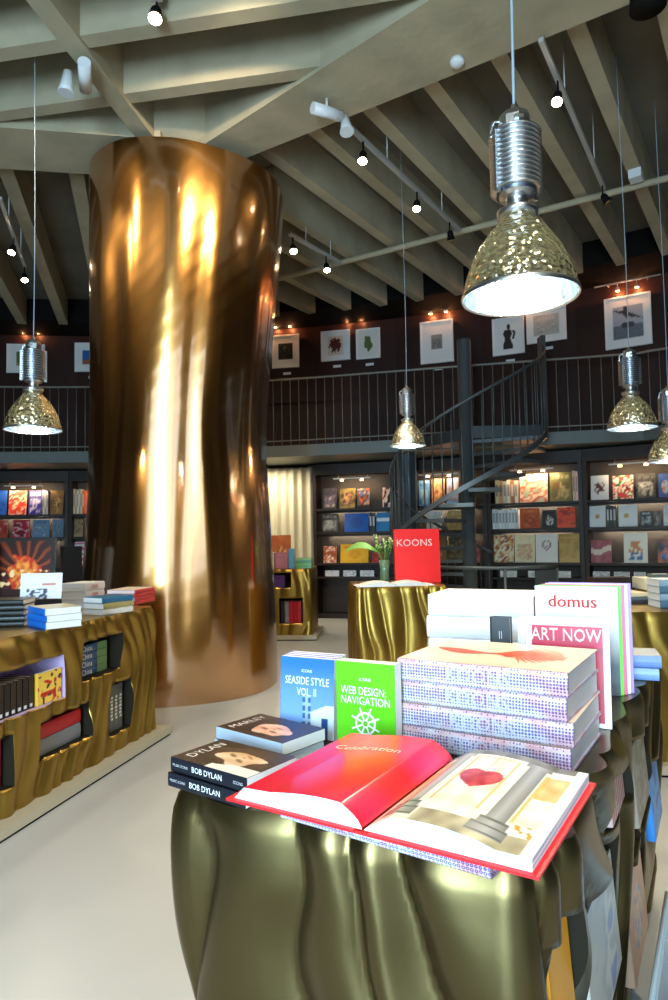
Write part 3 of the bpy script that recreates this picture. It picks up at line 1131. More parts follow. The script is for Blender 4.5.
# low curved guard at the stair's foot
g = empty('low_guard_rail', label='low curved dark rail standing in front of the spiral stair', cat='rail')
pts = [at(436, 576, Y=7.9), at(470, 575, Y=7.6), at(505, 573, Y=7.45), at(535, 570, Y=7.5), at(557, 568, Y=7.7)]
mb = MB()
mb.tube([(p.x, p.y, 1.0) for p in pts], .022, 8)
mb.build('rail', M['steel'], g)
for p in pts[::2]:
    mb = MB()
    mb.tube([(p.x, p.y, 0), (p.x, p.y, .985)], .016, 8)
    mb.build('post', M['steel'], g)
mb = MB()
for i in range(3, len(pts) - 1):
    a, b = pts[i], pts[i + 1]
    mb.add([(a.x, a.y, .25), (b.x, b.y, .25), (b.x, b.y, .96), (a.x, a.y, .96), (a.x, a.y + .012, .25), (b.x, b.y + .012, .25), (b.x, b.y + .012, .96), (a.x, a.y + .012, .96)],
           [(0, 1, 2, 3), (7, 6, 5, 4), (0, 4, 5, 1), (3, 2, 6, 7)])
mb.build('panel', M['steel'], g)
# steel pillar behind the stair
pc_ = at(408, 520, Y=10.4)
mb = MB()
mb.lathe([(.16, 0), (.16, 2.64)], 24, c=(pc_.x, pc_.y, 0))
tag(mb.build('steel_pillar', mat('blue_grey_paint', (.035, .06, .075), .5)), 'dark blue-grey round pillar just left of the spiral stair under the gallery', 'pillar', kind='thing')

# ------------------------------------------------------------------ pendant lamps
def pendant(loc, s, label, ztop, lit, lean=(0, 0)):
    root = empty('pendant_lamp', loc, label=label, cat='pendant lamp', group='pendant lamps with faceted bell reflectors')
    root.scale = (s, s, s)
    # reflector (bell), local z 0 = rim
    prof = [(.240, .0), (.241, .012), (.236, .03), (.228, .07), (.212, .12), (.19, .17), (.162, .22), (.13, .265), (.098, .30), (.078, .325), (.07, .345)]
    mb = MB()
    mb.lathe(prof, 56)
    mb.lathe([(r - .006, z) for r, z in prof][::-1], 56, 1)
    mb.lathe([(.234, .0), (.240, .0)], 56)
    rf = mb.build('reflector', [M['reflector'], M['reflector_in']], root)
    mb = MB()
    mb.lathe([(.243, -.006), (.2465, .002), (.243, .014), (.239, .012), (.235, -.002), (.243, -.006)], 56)
    mb.build('rim', M['alu'], rf)
    mb = MB()
    mb.lathe([(.07, .345), (.085, .35), (.088, .37), (.07, .378), (.045, .385), (.042, .425), (.06, .435)], 32)
    mb.build('neck', M['alu'], root)
    mb = MB()
    pr = [(.0, .43), (.075, .43), (.075, .455)]
    z = .455
    for k in range(13):
        pr += [(.083, z), (.108, z + .001), (.110, z + .004), (.108, z + .007), (.083, z + .008)]
        z += .0205
    pr += [(.085, z), (.0, z)]
    mb.lathe(pr, 28)
    # side rails crossing the fins
    for a in (0, 180):
        m_ = Matrix.Rotation(R_(a + 25), 4, 'Z')
        mb.box(.09, .112, -.007, .007, .44, z, X=m_)
    mb.lathe([(.0845, .44), (.0845, z)], 28, 1)
    mb.build('heat_sink', [M['alu'], M['alu_dark']], root)
    mb = MB()
    mb.lathe([(.068, z), (.070, z + .05), (.06, z + .075), (.035, z + .09), (.016, z + .098), (.012, z + .12), (.0, z + .12)], 8, smooth=False)
    mb.box(-.018, .018, -.076, -.05, z + .02, z + .035)
    cap = mb.build('cap', M['alu'], root)
    mb = MB()
    pts = [(-.06, 0, z + .05)] + [(-.085 - .018 * math.sin(t * PI / 6), 0, z + .0 + .045 * math.cos(t * PI / 6)) for t in range(7)] + [(-.07, 0, z - .045)]
    mb.tube(pts, .007, 6)
    mb.build('hook', M['alu'], cap)
    mb = MB()
    zt = (ztop - loc[2]) / s
    n = 12
    mb.tube([(.006 * math.sin(k / n * 5) + lean[0] * (k / n), lean[1] * k / n, z + .11 + (zt - z - .11) * k / n) for k in range(n + 1)], .0065 if s > .85 else .0045, 6)
    mb.build('cable', M['cable'], root)
    mb = MB()
    mb.lathe([(.0, .09), (.026, .096), (.040, .12), (.042, .15), (.033, .19), (.024, .22), (.022, .30), (.0, .30)], 20)
    mb.build('bulb', M['bulb'] if lit else M['bulb_dim'], root)
    li = bpy.data.lights.new('lamp_light', 'POINT')
    li.energy = 42 if lit else 28
    li.color = (1, .90, .68)
    li.shadow_soft_size = .05
    lo = bpy.data.objects.new('lamp_light', li)
    COL.objects.link(lo)
    lo.location = (loc[0], loc[1], loc[2] + .055 * s)
    return root


for (px, py, Y, s, lb, lit) in ((520, 297, 2.38, .855, 'largest pendant lamp, brightly lit, with ribbed aluminium top', True),
                                (33, 430, 4.75, .805, 'pendant lamp hanging left of the bronze column', False),
                                (408, 446, 6.7, .73, 'small distant pendant lamp hanging left of the spiral stair', False),
                                (632, 428, 5.5, .81, 'pendant lamp hanging in front of the bird photo', False),
                                (671, 461, 6.1, .83, 'pendant lamp cut off by the right picture edge', False)):
    p = at(px, py, Y=Y)
    pendant(p, s, lb, 5.44 if px not in (520,) else 5.0, lit)

# ------------------------------------------------------------------ track lights and ceiling fittings
def spot_lamp(target_from, to, energy, size=60, col=(1, .8, .55), soft=.06, name='spot_light'):
    li = bpy.data.lights.new(name, 'SPOT')
    li.energy = energy
    li.color = col
    li.spot_size = R_(size)
    li.spot_blend = .6
    li.shadow_soft_size = soft
    lo = bpy.data.objects.new(name, li)
    COL.objects.link(lo)
    lo.location = target_from
    d = Vector(to) - Vector(target_from)
    lo.rotation_euler = d.to_track_quat('-Z', 'Y').to_euler()


def head(root, p, d, r=.045, ln=.10, glow=True, body='black', nm='spotlight'):
    p, d = Vector(p), Vector(d).normalized()
    mb = MB()
    mb.tube([p, p + d * .02, p + d * ln * .6, p + d * ln], r, 16, rs=[r * .45, r * .7, r * .8, r])
    mb.tube([p, p + Vector((0, 0, .09))], .008, 6)
    o = mb.build(nm, M[body], root)
    mb = MB()
    mb.tube([p + d * (ln + .001), p + d * (ln + .008)], r * .85, 16)
    mb.build('lamp_face', M['spot'] if glow else M['gold'], o)


def track(a, b, heads, label, rods=(.3, .8)):
    A, B = at(*a, z=4.8), at(*b, z=4.8)
    root = empty('track_light', label=label, cat='track light', group='ceiling track lights')
    mb = MB()
    d = (B - A).normalized()
    n_ = Vector((-d.y, d.x, 0)) * .018
    vs = [A - n_, A + n_, B + n_, B - n_]
    vs = vs + [v + Vector((0, 0, .035)) for v in vs]
    mb.add(vs, [(0, 1, 2, 3), (7, 6, 5, 4), (0, 4, 5, 1), (1, 5, 6, 2), (2, 6, 7, 3), (3, 7, 4, 0)])
    mb.build('rail', M['white_metal'], root)
    for t in rods:
        p = A.lerp(B, t)
        mb = MB()
        mb.tube([p + Vector((0, 0, .03)), (p.x, p.y, ZS)], .006, 6)
        mb.build('rod', M['white_metal'], root)
    for (t, dx, dy, glow) in heads:
        p = A.lerp(B, t) - Vector((0, 0, .09))
        head(root, p, (dx, dy, -1), glow=glow)
        if glow:
            spot_lamp(p + Vector((dx, dy, -1)) * .14, p + Vector((dx, dy, -1)) * 2, 90, 75)


track((345, 125), (460, 232), [(.12, -.1, -.3, True), (.55, -.1, -.3, True), (.88, .2, .4, False)], 'long ceiling track of spotlights in the middle of the ceiling')
track((541, 42), (604, 190), [(.2, -.25, -.35, True), (.96, .5, -.2, False)], 'ceiling track with one lit spotlight to the right of the big lamp')
track((290, 236), (340, 264), [(.05, .1, -.5, True), (.7, .1, -.3, True)], 'short ceiling track with two spotlights beside the column top')
track((0, 200), (25, 268), [(.5, -.1, -.4, True), (.97, .2, -.3, True)], 'ceiling track with two spotlights at the left edge')
# lit spot above the camera side
root = empty('ceiling_spotlight', label='bright warm spotlight clipped under a rib at the top of the view', cat='spotlight')
p = at(155, 12, z=4.82)
mb = MB()
mb.box(p.x - .04, p.x + .04, p.y - .04, p.y + .04, 4.92, 5.05)
mb.build('bracket', M['white_metal'], root)
head(root, p + Vector((0, .04, .06)), (-.05, -.25, -1), r=.05, ln=.09)
# white cylinder spots
for (q, lb, dv, up) in (((85, 76), 'pair of white cylinder spotlights on the narrow beam, upper left', (.12, .2, -.22), .0), ((327, 112), 'white cylinder spotlights under the wide beam', (.25, .25, -.3), 0)):
    p = at(*q, z=4.74)
    root = empty('cylinder_spotlight', label=lb, cat='spotlight')
    mb = MB()
    d = Vector((.86, .5, .05)).normalized() if q[0] > 200 else Vector((.3, -.9, .1)).normalized()
    mb.tube([p - d * .13, p + d * .13], .045, 18)
    mb.tube([p, p + Vector((0, 0, .11))], .012, 8)
    mb.build('housing', M['white'], root)
    c = p + d * .17 + Vector((0, 0, -.04)) if q[0] > 200 else p + Vector((-.12, -.02, -.04))
    mb = MB()
    e = Vector((.1, -.25, -1)).normalized() if q[0] > 200 else Vector((-.1, 0, -1)).normalized()
    mb.tube([c - e * .06, c + e * .05, c + e * .10], .05, 18, rs=[.03, .045, .058])
    mb.build('lamp_head', M['white'], root)
mb = MB()
p = at(457, 62, z=ZB - .02)
mb.lathe([(0, .045), (.05, .045), (.055, .02), (.045, 0), (.02, -.012), (0, -.012)], 20, c=(p.x, p.y, ZB - .045))
tag(mb.build('smoke_detector', M['white']), 'round white smoke detector under the wide concrete beam', 'smoke detector')
p = at(636, 180, z=4.93)
mb = MB()
mb.box(-.07, .07, -.06, .06, 0, .09, X=Matrix.Translation((p.x, p.y, 4.93)) @ Matrix.Rotation(R_(56), 4, 'Z'))
tag(mb.build('junction_box', M['white']), 'small white box under a ceiling rib at the right', 'junction box')
p = at(640, 8, z=4.7)
mb = MB()
mb.lathe([(0, .15), (.05, .15), (.10, .13), (.11, .0), (.0, .0)], 20, c=(p.x + .05, p.y, 4.7))
tag(mb.build('ceiling_speaker', M['black']), 'black round speaker under the ceiling at the top right corner', 'speaker')


# ------------------------------------------------------------------ rippled bronze display tables
def table(label, O, rz, Lx, Ly, H, m, seed, freq, amp, niches=(), res=.02, zres=.03, plinth=True, z0=.0, depth=.30, lining=None, group='rippled bronze display tables', slant=1.0, taper=0.0):
    """niches: (side, u0, u1, z0, z1[, lining]) with u measured along the side, sides named l f r b"""
    root = empty('display_table', (O[0], O[1], 0), (0, 0, rz), label=label, cat='display table', group=group)
    base = {'l': 0.0, 'f': Ly, 'r': Ly + Lx, 'b': 2 * Ly + Lx}
    P = 2 * (Lx + Ly)

    def edge(t):
        t = t % P
        if t < Ly:
            return Vector((0, Ly - t)), Vector((-1, 0))
        if t < Ly + Lx:
            return Vector((t - Ly, 0)), Vector((0, -1))
        if t < 2 * Ly + Lx:
            return Vector((Lx, t - Ly - Lx)), Vector((1, 0))
        return Vector((Lx - (t - 2 * Ly - Lx), Ly)), Vector((0, 1))

    def rounded(t):
        r = .035
        a = Vector((0, 0))
        nn = Vector((0, 0))
        for k in (-1, -.5, 0, .5, 1):
            p, n_ = edge(t + k * r)
            a += p
            nn += n_
        return a / 5, nn.normalized()

    def fold(t, z):
        p, _ = rounded(t)
        a = noise.noise(Vector((p.x * 1.6 + seed, p.y * 1.6, z * 1.3)))
        b = noise.noise(Vector((p.x * 3.1 + seed, p.y * 3.1 + 5, z * 2.4 + 3)))
        w = t * freq + slant * (1.5 * a + .45 * b)
        s = .5 + .5 * math.sin(2 * PI * w)
        s2 = .5 + .5 * math.sin(2 * PI * (w * .47 + .9 * a + .3))
        k = math.sin(PI * (w - math.floor(w))) ** .8 * (1 - .55 * (w - math.floor(w)))
        fadez = .75 + .25 * math.sin(z / H * PI)
        return amp * (.8 * k + .35 * s2) * fadez - taper * (H - z)

    ts = set(round(i * P / int(P / res), 5) for i in range(int(P / res)))
    zs = [z0 + (H - z0) * j / int((H - z0) / zres) for j in range(int((H - z0) / zres) + 1)]
    rect = []
    for nc in niches:
        t0, t1 = base[nc[0]] + nc[1], base[nc[0]] + nc[2]
        rect.append((t0, t1, nc[3], nc[4], nc[5] if len(nc) > 5 else 1))
        for q in (t0, t1):
            ts = set(x for x in ts if abs(x - q) > res * .4)
            ts.add(round(q, 5))
        for q in (nc[3], nc[4]):
            k = min(range(len(zs)), key=lambda i: abs(zs[i] - q))
            if 0 < k < len(zs) - 1:
                zs[k] = q
    ts = sorted(ts)
    n = len(ts)
    mb = MB()
    V, IN = [], []
    for z in zs:
        for t in ts:
            p, nn = rounded(t)
            f = fold(t, z)
            e = 0
            if z > H - .012:
                e = -.012
            elif z > H - .03:
                e = -.003
            q = p + nn * (f + e)
            V.append((q.x, q.y, z))
    mb.v = V
    mb.c = [(1, 1, 1)] * len(V)

    def inside(i, j):
        tm = (ts[i] + (ts[(i + 1) % n] if i + 1 < n else P)) / 2
        zm = (zs[j] + zs[j + 1]) / 2
        for k, (t0, t1, za, zb, ln) in enumerate(rect):
            if t0 < tm < t1 and za < zm < zb:
                return k + 1
        return 0
    cell = [[inside(i, j) for i in range(n)] for j in range(len(zs) - 1)]
    inner = {}

    def inn(i, j):
        i %= n
        if (i, j) not in inner:
            p, nn = edge(ts[i] + 1e-6)
            q = p - nn * depth
            inner[(i, j)] = len(mb.v)
            mb.v.append((q.x, q.y, zs[j]))
            mb.c.append((1, 1, 1))
        return inner[(i, j)]

    def out(i, j):
        return j * n + (i % n)

    def face(f, mi, sm):
        mb.f.append(list(f))
        mb.m.append(mi)
        mb.s.append(sm)
    for j in range(len(zs) - 1):
        for i in range(n):
            c = cell[j][i]
            if not c:
                face((out(i, j), out(i + 1, j), out(i + 1, j + 1), out(i, j + 1)), 0, True)
                continue
            ln = rect[c - 1][4]
            face((inn(i, j), inn(i + 1, j), inn(i + 1, j + 1), inn(i, j + 1)), ln, False)
            if j == 0 or cell[j - 1][i] != c:
                face((out(i, j), out(i + 1, j), inn(i + 1, j), inn(i, j)), ln, False)
            if j == len(zs) - 2 or cell[j + 1][i] != c:
                face((inn(i, j + 1), inn(i + 1, j + 1), out(i + 1, j + 1), out(i, j + 1)), ln, False)
            if cell[j][(i - 1) % n] != c:
                face((out(i, j), inn(i, j), inn(i, j + 1), out(i, j + 1)), ln, False)
            if cell[j][(i + 1) % n] != c:
                face((inn(i + 1, j), out(i + 1, j), out(i + 1, j + 1), inn(i + 1, j + 1)), ln, False)
    mb.build('body', [m, M['niche'], M['lilac']], root)
    mt = MB()
    top = [V[(len(zs) - 1) * n + i] for i in range(n)]
    cxy = (Lx / 2, Ly / 2, H)
    mt.add(top + [cxy], [(i, (i + 1) % n, n) for i in range(n)])
    mt.build('top', m, root)
    if plinth:
        mb = MB()
        o_ = amp + .05
        mb.box(-o_, Lx + o_, -o_, Ly + o_, .015, .065)
        mb.box(-o_ + .01, Lx + o_ - .01, -o_ + .01, Ly + o_ - .01, 0, .015, 1)
        mb.build('plinth', [M['plinth'], M['black']], root)
    bpy.context.view_layer.update()
    return root, Matrix.Translation((O[0], O[1], 0)) @ Matrix.Rotation(rz, 4, 'Z')


HT = .92
# --- the near table
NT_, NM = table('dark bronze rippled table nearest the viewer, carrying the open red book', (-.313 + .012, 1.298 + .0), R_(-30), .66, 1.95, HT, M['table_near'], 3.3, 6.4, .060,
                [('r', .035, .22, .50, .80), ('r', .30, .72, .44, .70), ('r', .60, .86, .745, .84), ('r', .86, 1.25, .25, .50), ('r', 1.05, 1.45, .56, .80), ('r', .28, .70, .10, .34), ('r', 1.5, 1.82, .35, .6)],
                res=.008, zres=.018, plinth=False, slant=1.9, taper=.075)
# --- the long table at the left
f_ = Vector((.975, -.22))
g_ = Vector((.22, .975))
LX, LY = .85, 2.9
OC = Vector((-1.30, 4.77)) - f_ * LX - g_ * LY
LT_, LM = table('long rippled bronze table at the left with books in its niches', (OC.x, OC.y), math.atan2(f_.y, f_.x), LX, LY, HT, M['table'], 8.1, 8.2, .046,
                [('r', LY - 1.70, LY - 1.05, .53, .765, 2), ('r', LY - .87, LY - .455, .575, .80), ('r', LY - .59, LY - .335, .18, .49), ('r', LY - 1.28, LY - .80, .25, .44), ('r', LY - 1.8, LY - 1.47, .2, .45)],
                res=.011, zres=.022, z0=.065, slant=1.5)
# --- middle table behind the white books
MTb, MM = table('small rippled bronze table standing alone in the middle, under the red display book', (.21, 6.10), R_(4), .80, .8, HT, M['table'], 5.5, 8.6, .05, [], res=.012, zres=.03, slant=1.0, z0=.0, plinth=False)
# --- far table by the curtain
FT_, FM = table('far rippled bronze table in front of the cream curtain', (-1.42, 9.12), R_(-4), 1.08, .85, .95, M['table'], 2.2, 7.6, .035,
                [('f', .42, .82, .70, .90), ('f', .66, .98, .22, .56)], res=.02, zres=.03, z0=.065, depth=.2)
# --- table at the right behind the near one
RT_, RM = table('rippled bronze table at the right edge behind the near table', (1.46, 3.96), R_(-6), 1.6, .9, HT, M['table'], 6.7, 6.0, .035, [], res=.014, zres=.03, z0=.065, slant=.9)


def on(mx, x, y, z):
    return mx @ Vector((x, y, z))


# ------------------------------------------------------------------ near table: the printed things
OFF = Vector((-.02 * .866, 0, 0))
NB = Matrix.Translation((-.313, 1.298, 0)) @ Matrix.Rotation(R_(-30), 4, 'Z')
RZ = R_(-30)


def nb(a, b, z=HT):
    return NB @ Vector((a, b, z))


def skin_photo(bg, hair, skin, cx_, cy_, rx, ry, ang, extra=None):
    """a cropped face as a few flat printed tones"""
    bg, hair, skin = hexc(bg), hexc(hair), hexc(skin)
    ca, sa = math.cos(ang), math.sin(ang)

    def f(u, v):
        x, y = u - cx_, v - cy_
        x, y = x * ca + y * sa, -x * sa + y * ca
        d = (x / rx) ** 2 + (y / ry) ** 2
        nn = noise.noise(Vector((u * 5, v * 5, cx_ * 9)))
        if extra:
            e = extra(u, v)
            if e:
                return e
        if d < 1 + nn * .7:
            for (ex, ey) in ((-.34, .2), (.34, .2)):
                e2 = ((x / rx - ex) / .26) ** 2 + ((y / ry - ey) / .16) ** 2
                if e2 < 1:
                    return mixc(mixc(hair, (.02, .01, .01), .3), skin, .2 + .75 * e2)
            if (x / rx / .24) ** 2 + ((y / ry + .48) / .08) ** 2 < 1:
                return mixc(skin, (.35, .05, .04), .6)
            if abs(x / rx) < .1 and -.22 < y / ry < -.12:
                return mixc(skin, (.2, .08, .05), .4)
            return mixc(skin, (.9, .75, .6), .35 + .5 * nn)
        if d < 2.1 + nn * 1.2:
            return mixc(hair, bg, .3 + nn)
        return bg
    return f


# folk-singer books, front left
for k in range(2):
    last = k == 1
    book('book', 'top black music book of the front left pair, face on its cover' if last else 'lower black music book of the front left pair', .135, .205, .026, '101014',
         nb(.083 + .003 * k, .066 + .004 * k, HT + .001 + .0275 * k), rz=RZ - R_(6 + k), lying=True, spine_front=True, hard=False, group='black music books',
         artf=skin_photo('2a211b', '4a3422', 'c9a070', .52, .42, .30, .24, .9, lambda u, v: hexc('e8e4da') if (v < .16 + .1 * u and u > .1 and False) or (u < .26 and v < .55 and u < .26 + .1 * math.sin(v * 9)) else None) if last else None,
         texts=[('DYLAN', .032, .50, .86, 'e8e4dc', .9), ('LEGEND', .016, .5, .735, 'c8c0b4', 1.0)][:1] if last else (), spine=[('BOB DYLAN', .015, .5, 'f0f0f0'), ('MUSIC ICONS', .007, .86, 'c8c8c8'), ('ICONS', .008, .1, 'c8c8c8')], spine_col='181a22', res=(60, 80))
for k in range(2):
    last = k == 1
    book('book', 'top black music book of the pair behind, with a reddish face on its cover' if last else 'lower black music book of the pair behind', .135, .205, .026, '15100e',
         nb(.03 + .004 * k, .265, HT + .001 + .0275 * k), rz=RZ - R_(9 + k), lying=True, spine_front=True, hard=False, group='black music books',
         artf=skin_photo('2c1a14', '1c100c', 'c47a5c', .42, .42, .27, .25, 1.2) if last else None,
         texts=[('MARLEY', .032, .5, .85, 'e8e0d8', .9)] if last else (), spine=[], spine_col='a8b8c8', res=(60, 80))


# blue seaside books, a row of four one behind another
def seaside(u, v):
    c = mixc(hexc('8fb8ec'), hexc('2f6fd0'), v * 1.1)
    if v < .42 and u > .52 and v < .42 - .35 * abs(u - 1.0) + .05:
        c = hexc('d8e4f0') if not (.78 < u < .9 and v < .26) else hexc('2a4a80')
    if .42 < u < .58 and v < .52:
        c = hexc('3a6090') if (int(v * 30) % 3 and abs(u - .5) > .02) else hexc('9ab8d8')
    if v < .14 + .05 * math.sin(u * 17) and u < .42:
        c = hexc('2c5c80')
    return c


for k in range(4):
    book('book', ['frontmost blue seaside book of the upright row', 'second blue seaside book, behind the front cover', 'third blue seaside book of the upright row', 'rearmost blue seaside book of the upright row'][k], .148, .185, .019, '3a72cc',
         nb(.048 - .004 * k, .40 + .0205 * k, HT + .001), rz=RZ + R_(2), hard=False, group='blue seaside books', artf=seaside if k == 0 else None,
         texts=[('SEASIDE STYLE', .026, .5, .70, 'f4f8ff', .72), ('VOL. II', .026, .5, .56, 'f4f8ff', .72), ('ICONS', .010, .5, .83, 'f4f8ff', 1)] if k == 0 else (), spine_col='2c5cb0', res=(60, 75), tilt=-R_(3))
# green web book
bk = book('book', 'bright green web design book with a ship wheel, beside the blue books', .148, .19, .034, '62c81e', nb(.213, .398, HT + .001), rz=RZ + R_(1), hard=False,
          texts=[('WEB DESIGN:', .026, .47, .66, 'f8fff4', .72), ('NAVIGATION', .026, .5, .545, 'f8fff4', .78), ('ICONS', .010, .5, .80, 'f8fff4', 1)], spine_col='4aa818')
mb = MB()
WC = (0, .055)
for i in range(24):
    a, b = 2 * PI * i / 24, 2 * PI * (i + 1) / 24
    for r0, r1 in ((.021, .026), (.006, .009)):
        mb.add([(WC[0] + r0 * math.cos(a), -.0182, WC[1] + r0 * math.sin(a)), (WC[0] + r1 * math.cos(a), -.0182, WC[1] + r1 * math.sin(a)), (WC[0] + r1 * math.cos(b), -.0182, WC[1] + r1 * math.sin(b)), (WC[0] + r0 * math.cos(b), -.0182, WC[1] + r0 * math.sin(b))], [(0, 1, 2, 3)], 0, (.95, 1, .95))
for i in range(8):
    a = 2 * PI * i / 8 + .39
    u_, w_ = Vector((math.cos(a), 0, math.sin(a))), Vector((-math.sin(a), 0, math.cos(a))) * .002
    c = Vector((WC[0], -.0183, WC[1]))
    mb.add([c + u_ * .007 + w_, c + u_ * .037 + w_, c + u_ * .037 - w_, c + u_ * .007 - w_], [(0, 1, 2, 3)], 0, (.95, 1, .95))
mb.build('wheel_emblem', M['print'], bk)


# boxed ring-print books: the stack and the one under the open book
def koons(label, w, h, t, loc, rz, top):
    o = book('book', label, w, h, t, 'd0d4dc', loc, rz=rz, lying=True, spine_front=True, group='ring-patterned art books', mats=[DOTS, M['print'], DOTS_TOP], top_mat=DOTS_TOP, spine=[('KOONS', .040, .5, 'c0c4d8')], pagecol=(.70, .62, .58))
    for s in range(14):      # the torn-looking printed page edges
        pass
    cv = [c for c in o.children if c.name.startswith('cover')][0]
    if top:
        mb = MB()
        rr = random.Random(4)
        # a red creature drawn on the cover: long body, pincer and feelers
        y = -t / 2 - .0012

        def q(a, b):
            return (-w / 2 + a * w, y, b * h)
        body = []
        for i in range(21):
            s = i / 20
            body.append((.56 - .10 * math.sin(s * 3), .92 - s * .56, .016 + .075 * math.sin(min(1, s * 1.6) * PI) * (1 - .3 * s) + (.13 * math.exp(-((s - .92) / .12) ** 2))))
        vs, fs = [], []
        for i, (a, b, r) in enumerate(body):
            vs += [q(a - r, b), q(a + r, b)]
        fs = [(2 * i, 2 * i + 1, 2 * i + 3, 2 * i + 2) for i in range(20)]
        mb.add(vs, fs, 0, hexc('d8502c'))
        for i in range(16):
            ang = -1.2 + 2.4 * i / 15
            ln = .26 + .06 * rr.random()
            a0, b0 = .50, .40
            a1, b1 = a0 + math.sin(ang) * ln * 1.3, b0 - math.cos(ang) * ln
            y = -t / 2 - .0013 - .0001 * i
            nx, ny = math.cos(ang) * .016, math.sin(ang) * .016
            mb.add([q(a0 - nx, b0 - ny), q(a0 + nx, b0 + ny), q(a1 + nx * .6, b1), q(a1 - nx * .6, b1)], [(0, 1, 2, 3)], 0, hexc('e0683c'))
        mb.build('cover_drawing', M['print'], o)
    return o


SA = RZ - R_(2)
for k in range(4):
    koons(['lowest ring-patterned art book of the stack of four', 'second ring-patterned art book from the bottom of the stack', 'third ring-patterned art book from the bottom of the stack', 'top ring-patterned art book of the stack, with the red drawing'][k],
          .305, .375, .0485, nb(.466 + .004 * (k % 2) - .002 * k, .580 + .003 * (k % 3), HT + .001 + .0495 * k), SA + R_([0, 1.2, -.6, .4][k]), k == 3)
koons('ring-patterned art book lying flat under the open red book', .27, .375, .043, nb(.452, .108, HT + .001), RZ - R_(5), False)

# the open red book
OB = empty('open_book', label='big open red book with a heart ornament photo, lying on the near corner', cat='book')
OB.matrix_world = Matrix.Translation(nb(.457, .086, HT + .0452)) @ Matrix.Rotation(RZ - R_(2.0), 4, 'Z')
HB, WB = .362, .256     # height, half width


def lift_l(u):       # u 0 spine .. 1 outer, height of the left page block
    return .006 + .028 * min(1, u * 6) ** .6 + .006 * math.sin(PI * min(1, u * 1.3)) - .010 * u


def lift_r(u):
    return .006 + .014 * math.sin(PI * min(1, u * 1.25)) ** .8 * (1 if u < .8 else 1) + .015 * min(1, u * 6)


def left_pt(u, v, e=0.0):      # u from the outer edge (0) to the spine (1)
    s = 1 - u
    return (-s * (WB - .034) - .002, -HB / 2 + .008 + v * (HB - .016), lift_l(s) + e)


def right_pt(u, v, e=0.0):
    return (u * (WB - .012) + .002, -HB / 2 + .008 + v * (HB - .016), lift_r(u) + e)


def left_art(u, v):
    c = mixc(hexc('e0163a'), hexc('ee3a2c'), .35 + .8 * noise.noise(Vector((u * 2.2, v * 1.6, 2))))
    return mixc(c, hexc('f83c78'), max(0, noise.noise(Vector((u * 2 + 4, v * 2, 8))) * 1.5))


def right_art(u, v):
    if u > .93:
        return (.92, .92, .93)
    x, y = u / .93, v
    nn = noise.noise(Vector((x * 9, y * 9, 1)))
    cream = mixc(hexc('f6edcf'), hexc('fffaf0'), .5 + nn)
    if y > .93:
        return mixc(hexc('6a6a62'), hexc('98958a'), .5 + nn)
    # two round columns with stepped feet
    for (cx_, w0) in ((.17, .055), (.75, .065)):
        cc = cx_ + .0
        w = w0 + (.05 if y < .16 else (.03 if y < .22 or y > .88 else 0))
        if abs(x - cc) < w and y > .06:
            if y < .22 and int(y * 60) % 4 == 0:
                return hexc('6e6e66')
            return mixc(hexc('b4b4b0'), hexc('84847e'), abs(x - cc) / w) if cx_ > .5 or y < .25 else mixc(hexc('c8c4b4'), hexc('a8a498'), abs(x - cc) / w)
    # heart
    hx, hy = (x - .45) / .135, (y - .56) / .11
    a = hx * hx + hy * hy - 1
    if a * a * a - hx * hx * hy * hy * hy * 1.0 < 0:
        return mixc(hexc('b01020'), hexc('e04848'), .4 + 1.2 * noise.noise(Vector((x * 14, y * 14, 5))))
    if abs(x - .45) < .006 and y > .66:
        return hexc('c8b890')
    # arches
    for (cx_, hw, top) in ((.45, .17, .90), (.93, .10, .84), (.03, .07, .84)):
        if abs(x - cx_) < hw and y > .25:
            d = hw - abs(x - cx_)
            if y < top:
                if d < .018 or top - y < .02:
                    return hexc('d8c07c')
                if cx_ == .93 and .55 < y:
                    return mixc(hexc('e8a840'), hexc('f4d890'), .5 + nn)
                if cx_ == .03 and y > .5:
                    return mixc(hexc('f0c060'), hexc('fbe8b0'), .5 + nn)
                return mixc(hexc('f2e8c4'), hexc('fffdf2'), .4 + 1.2 * nn)
    if y < .14:
        return mixc(hexc('cfc5a0'), hexc('8a8064'), .4 + nn) if x > .3 else cream
    if x > .82 and y < .4 and noise.noise(Vector((x * 22, y * 22, 3))) > .15:
        return hexc('c8a030')
    return cream


mb = MB()
mb.box(-WB, -.012, -HB / 2, HB / 2, 0, .004, 0, (1, 1, 1))
mb.box(.012, WB, -HB / 2, HB / 2, 0, .004, 0, (1, 1, 1))
mb.box(-.012, .012, -HB / 2, HB / 2, -.0, .002, 0, (1, 1, 1))
mb.build('cover', M['red'], OB)
glossy = mat('glossy_page', (1, 1, 1), .22, attr=True)
leafs = mat('page_block_leaves', (.84, .83, .80), .8)
_n = leafs.node_tree
_tc = _n.nodes.new('ShaderNodeTexCoord')
_mp = _n.nodes.new('ShaderNodeMapping')
_mp.inputs['Scale'].default_value = (3, 3, 420)
_ns = _n.nodes.new('ShaderNodeTexNoise')
_ns.inputs['Scale'].default_value = 1.0
_rp = _n.nodes.new('ShaderNodeValToRGB')
_rp.color_ramp.elements[0].position = .35
_rp.color_ramp.elements[1].position = .6
_rp.color_ramp.elements[0].color = (.42, .45, .50, 1)
_rp.color_ramp.elements[1].color = (.86, .86, .85, 1)
_n.links.new(_tc.outputs['Object'], _mp.inputs['Vector'])
_n.links.new(_mp.outputs['Vector'], _ns.inputs['Vector'])
_n.links.new(_ns.outputs['Fac'], _rp.inputs['Fac'])
_n.links.new(_rp.outputs['Color'], _n.nodes['Principled BSDF'].inputs['Base Color'])
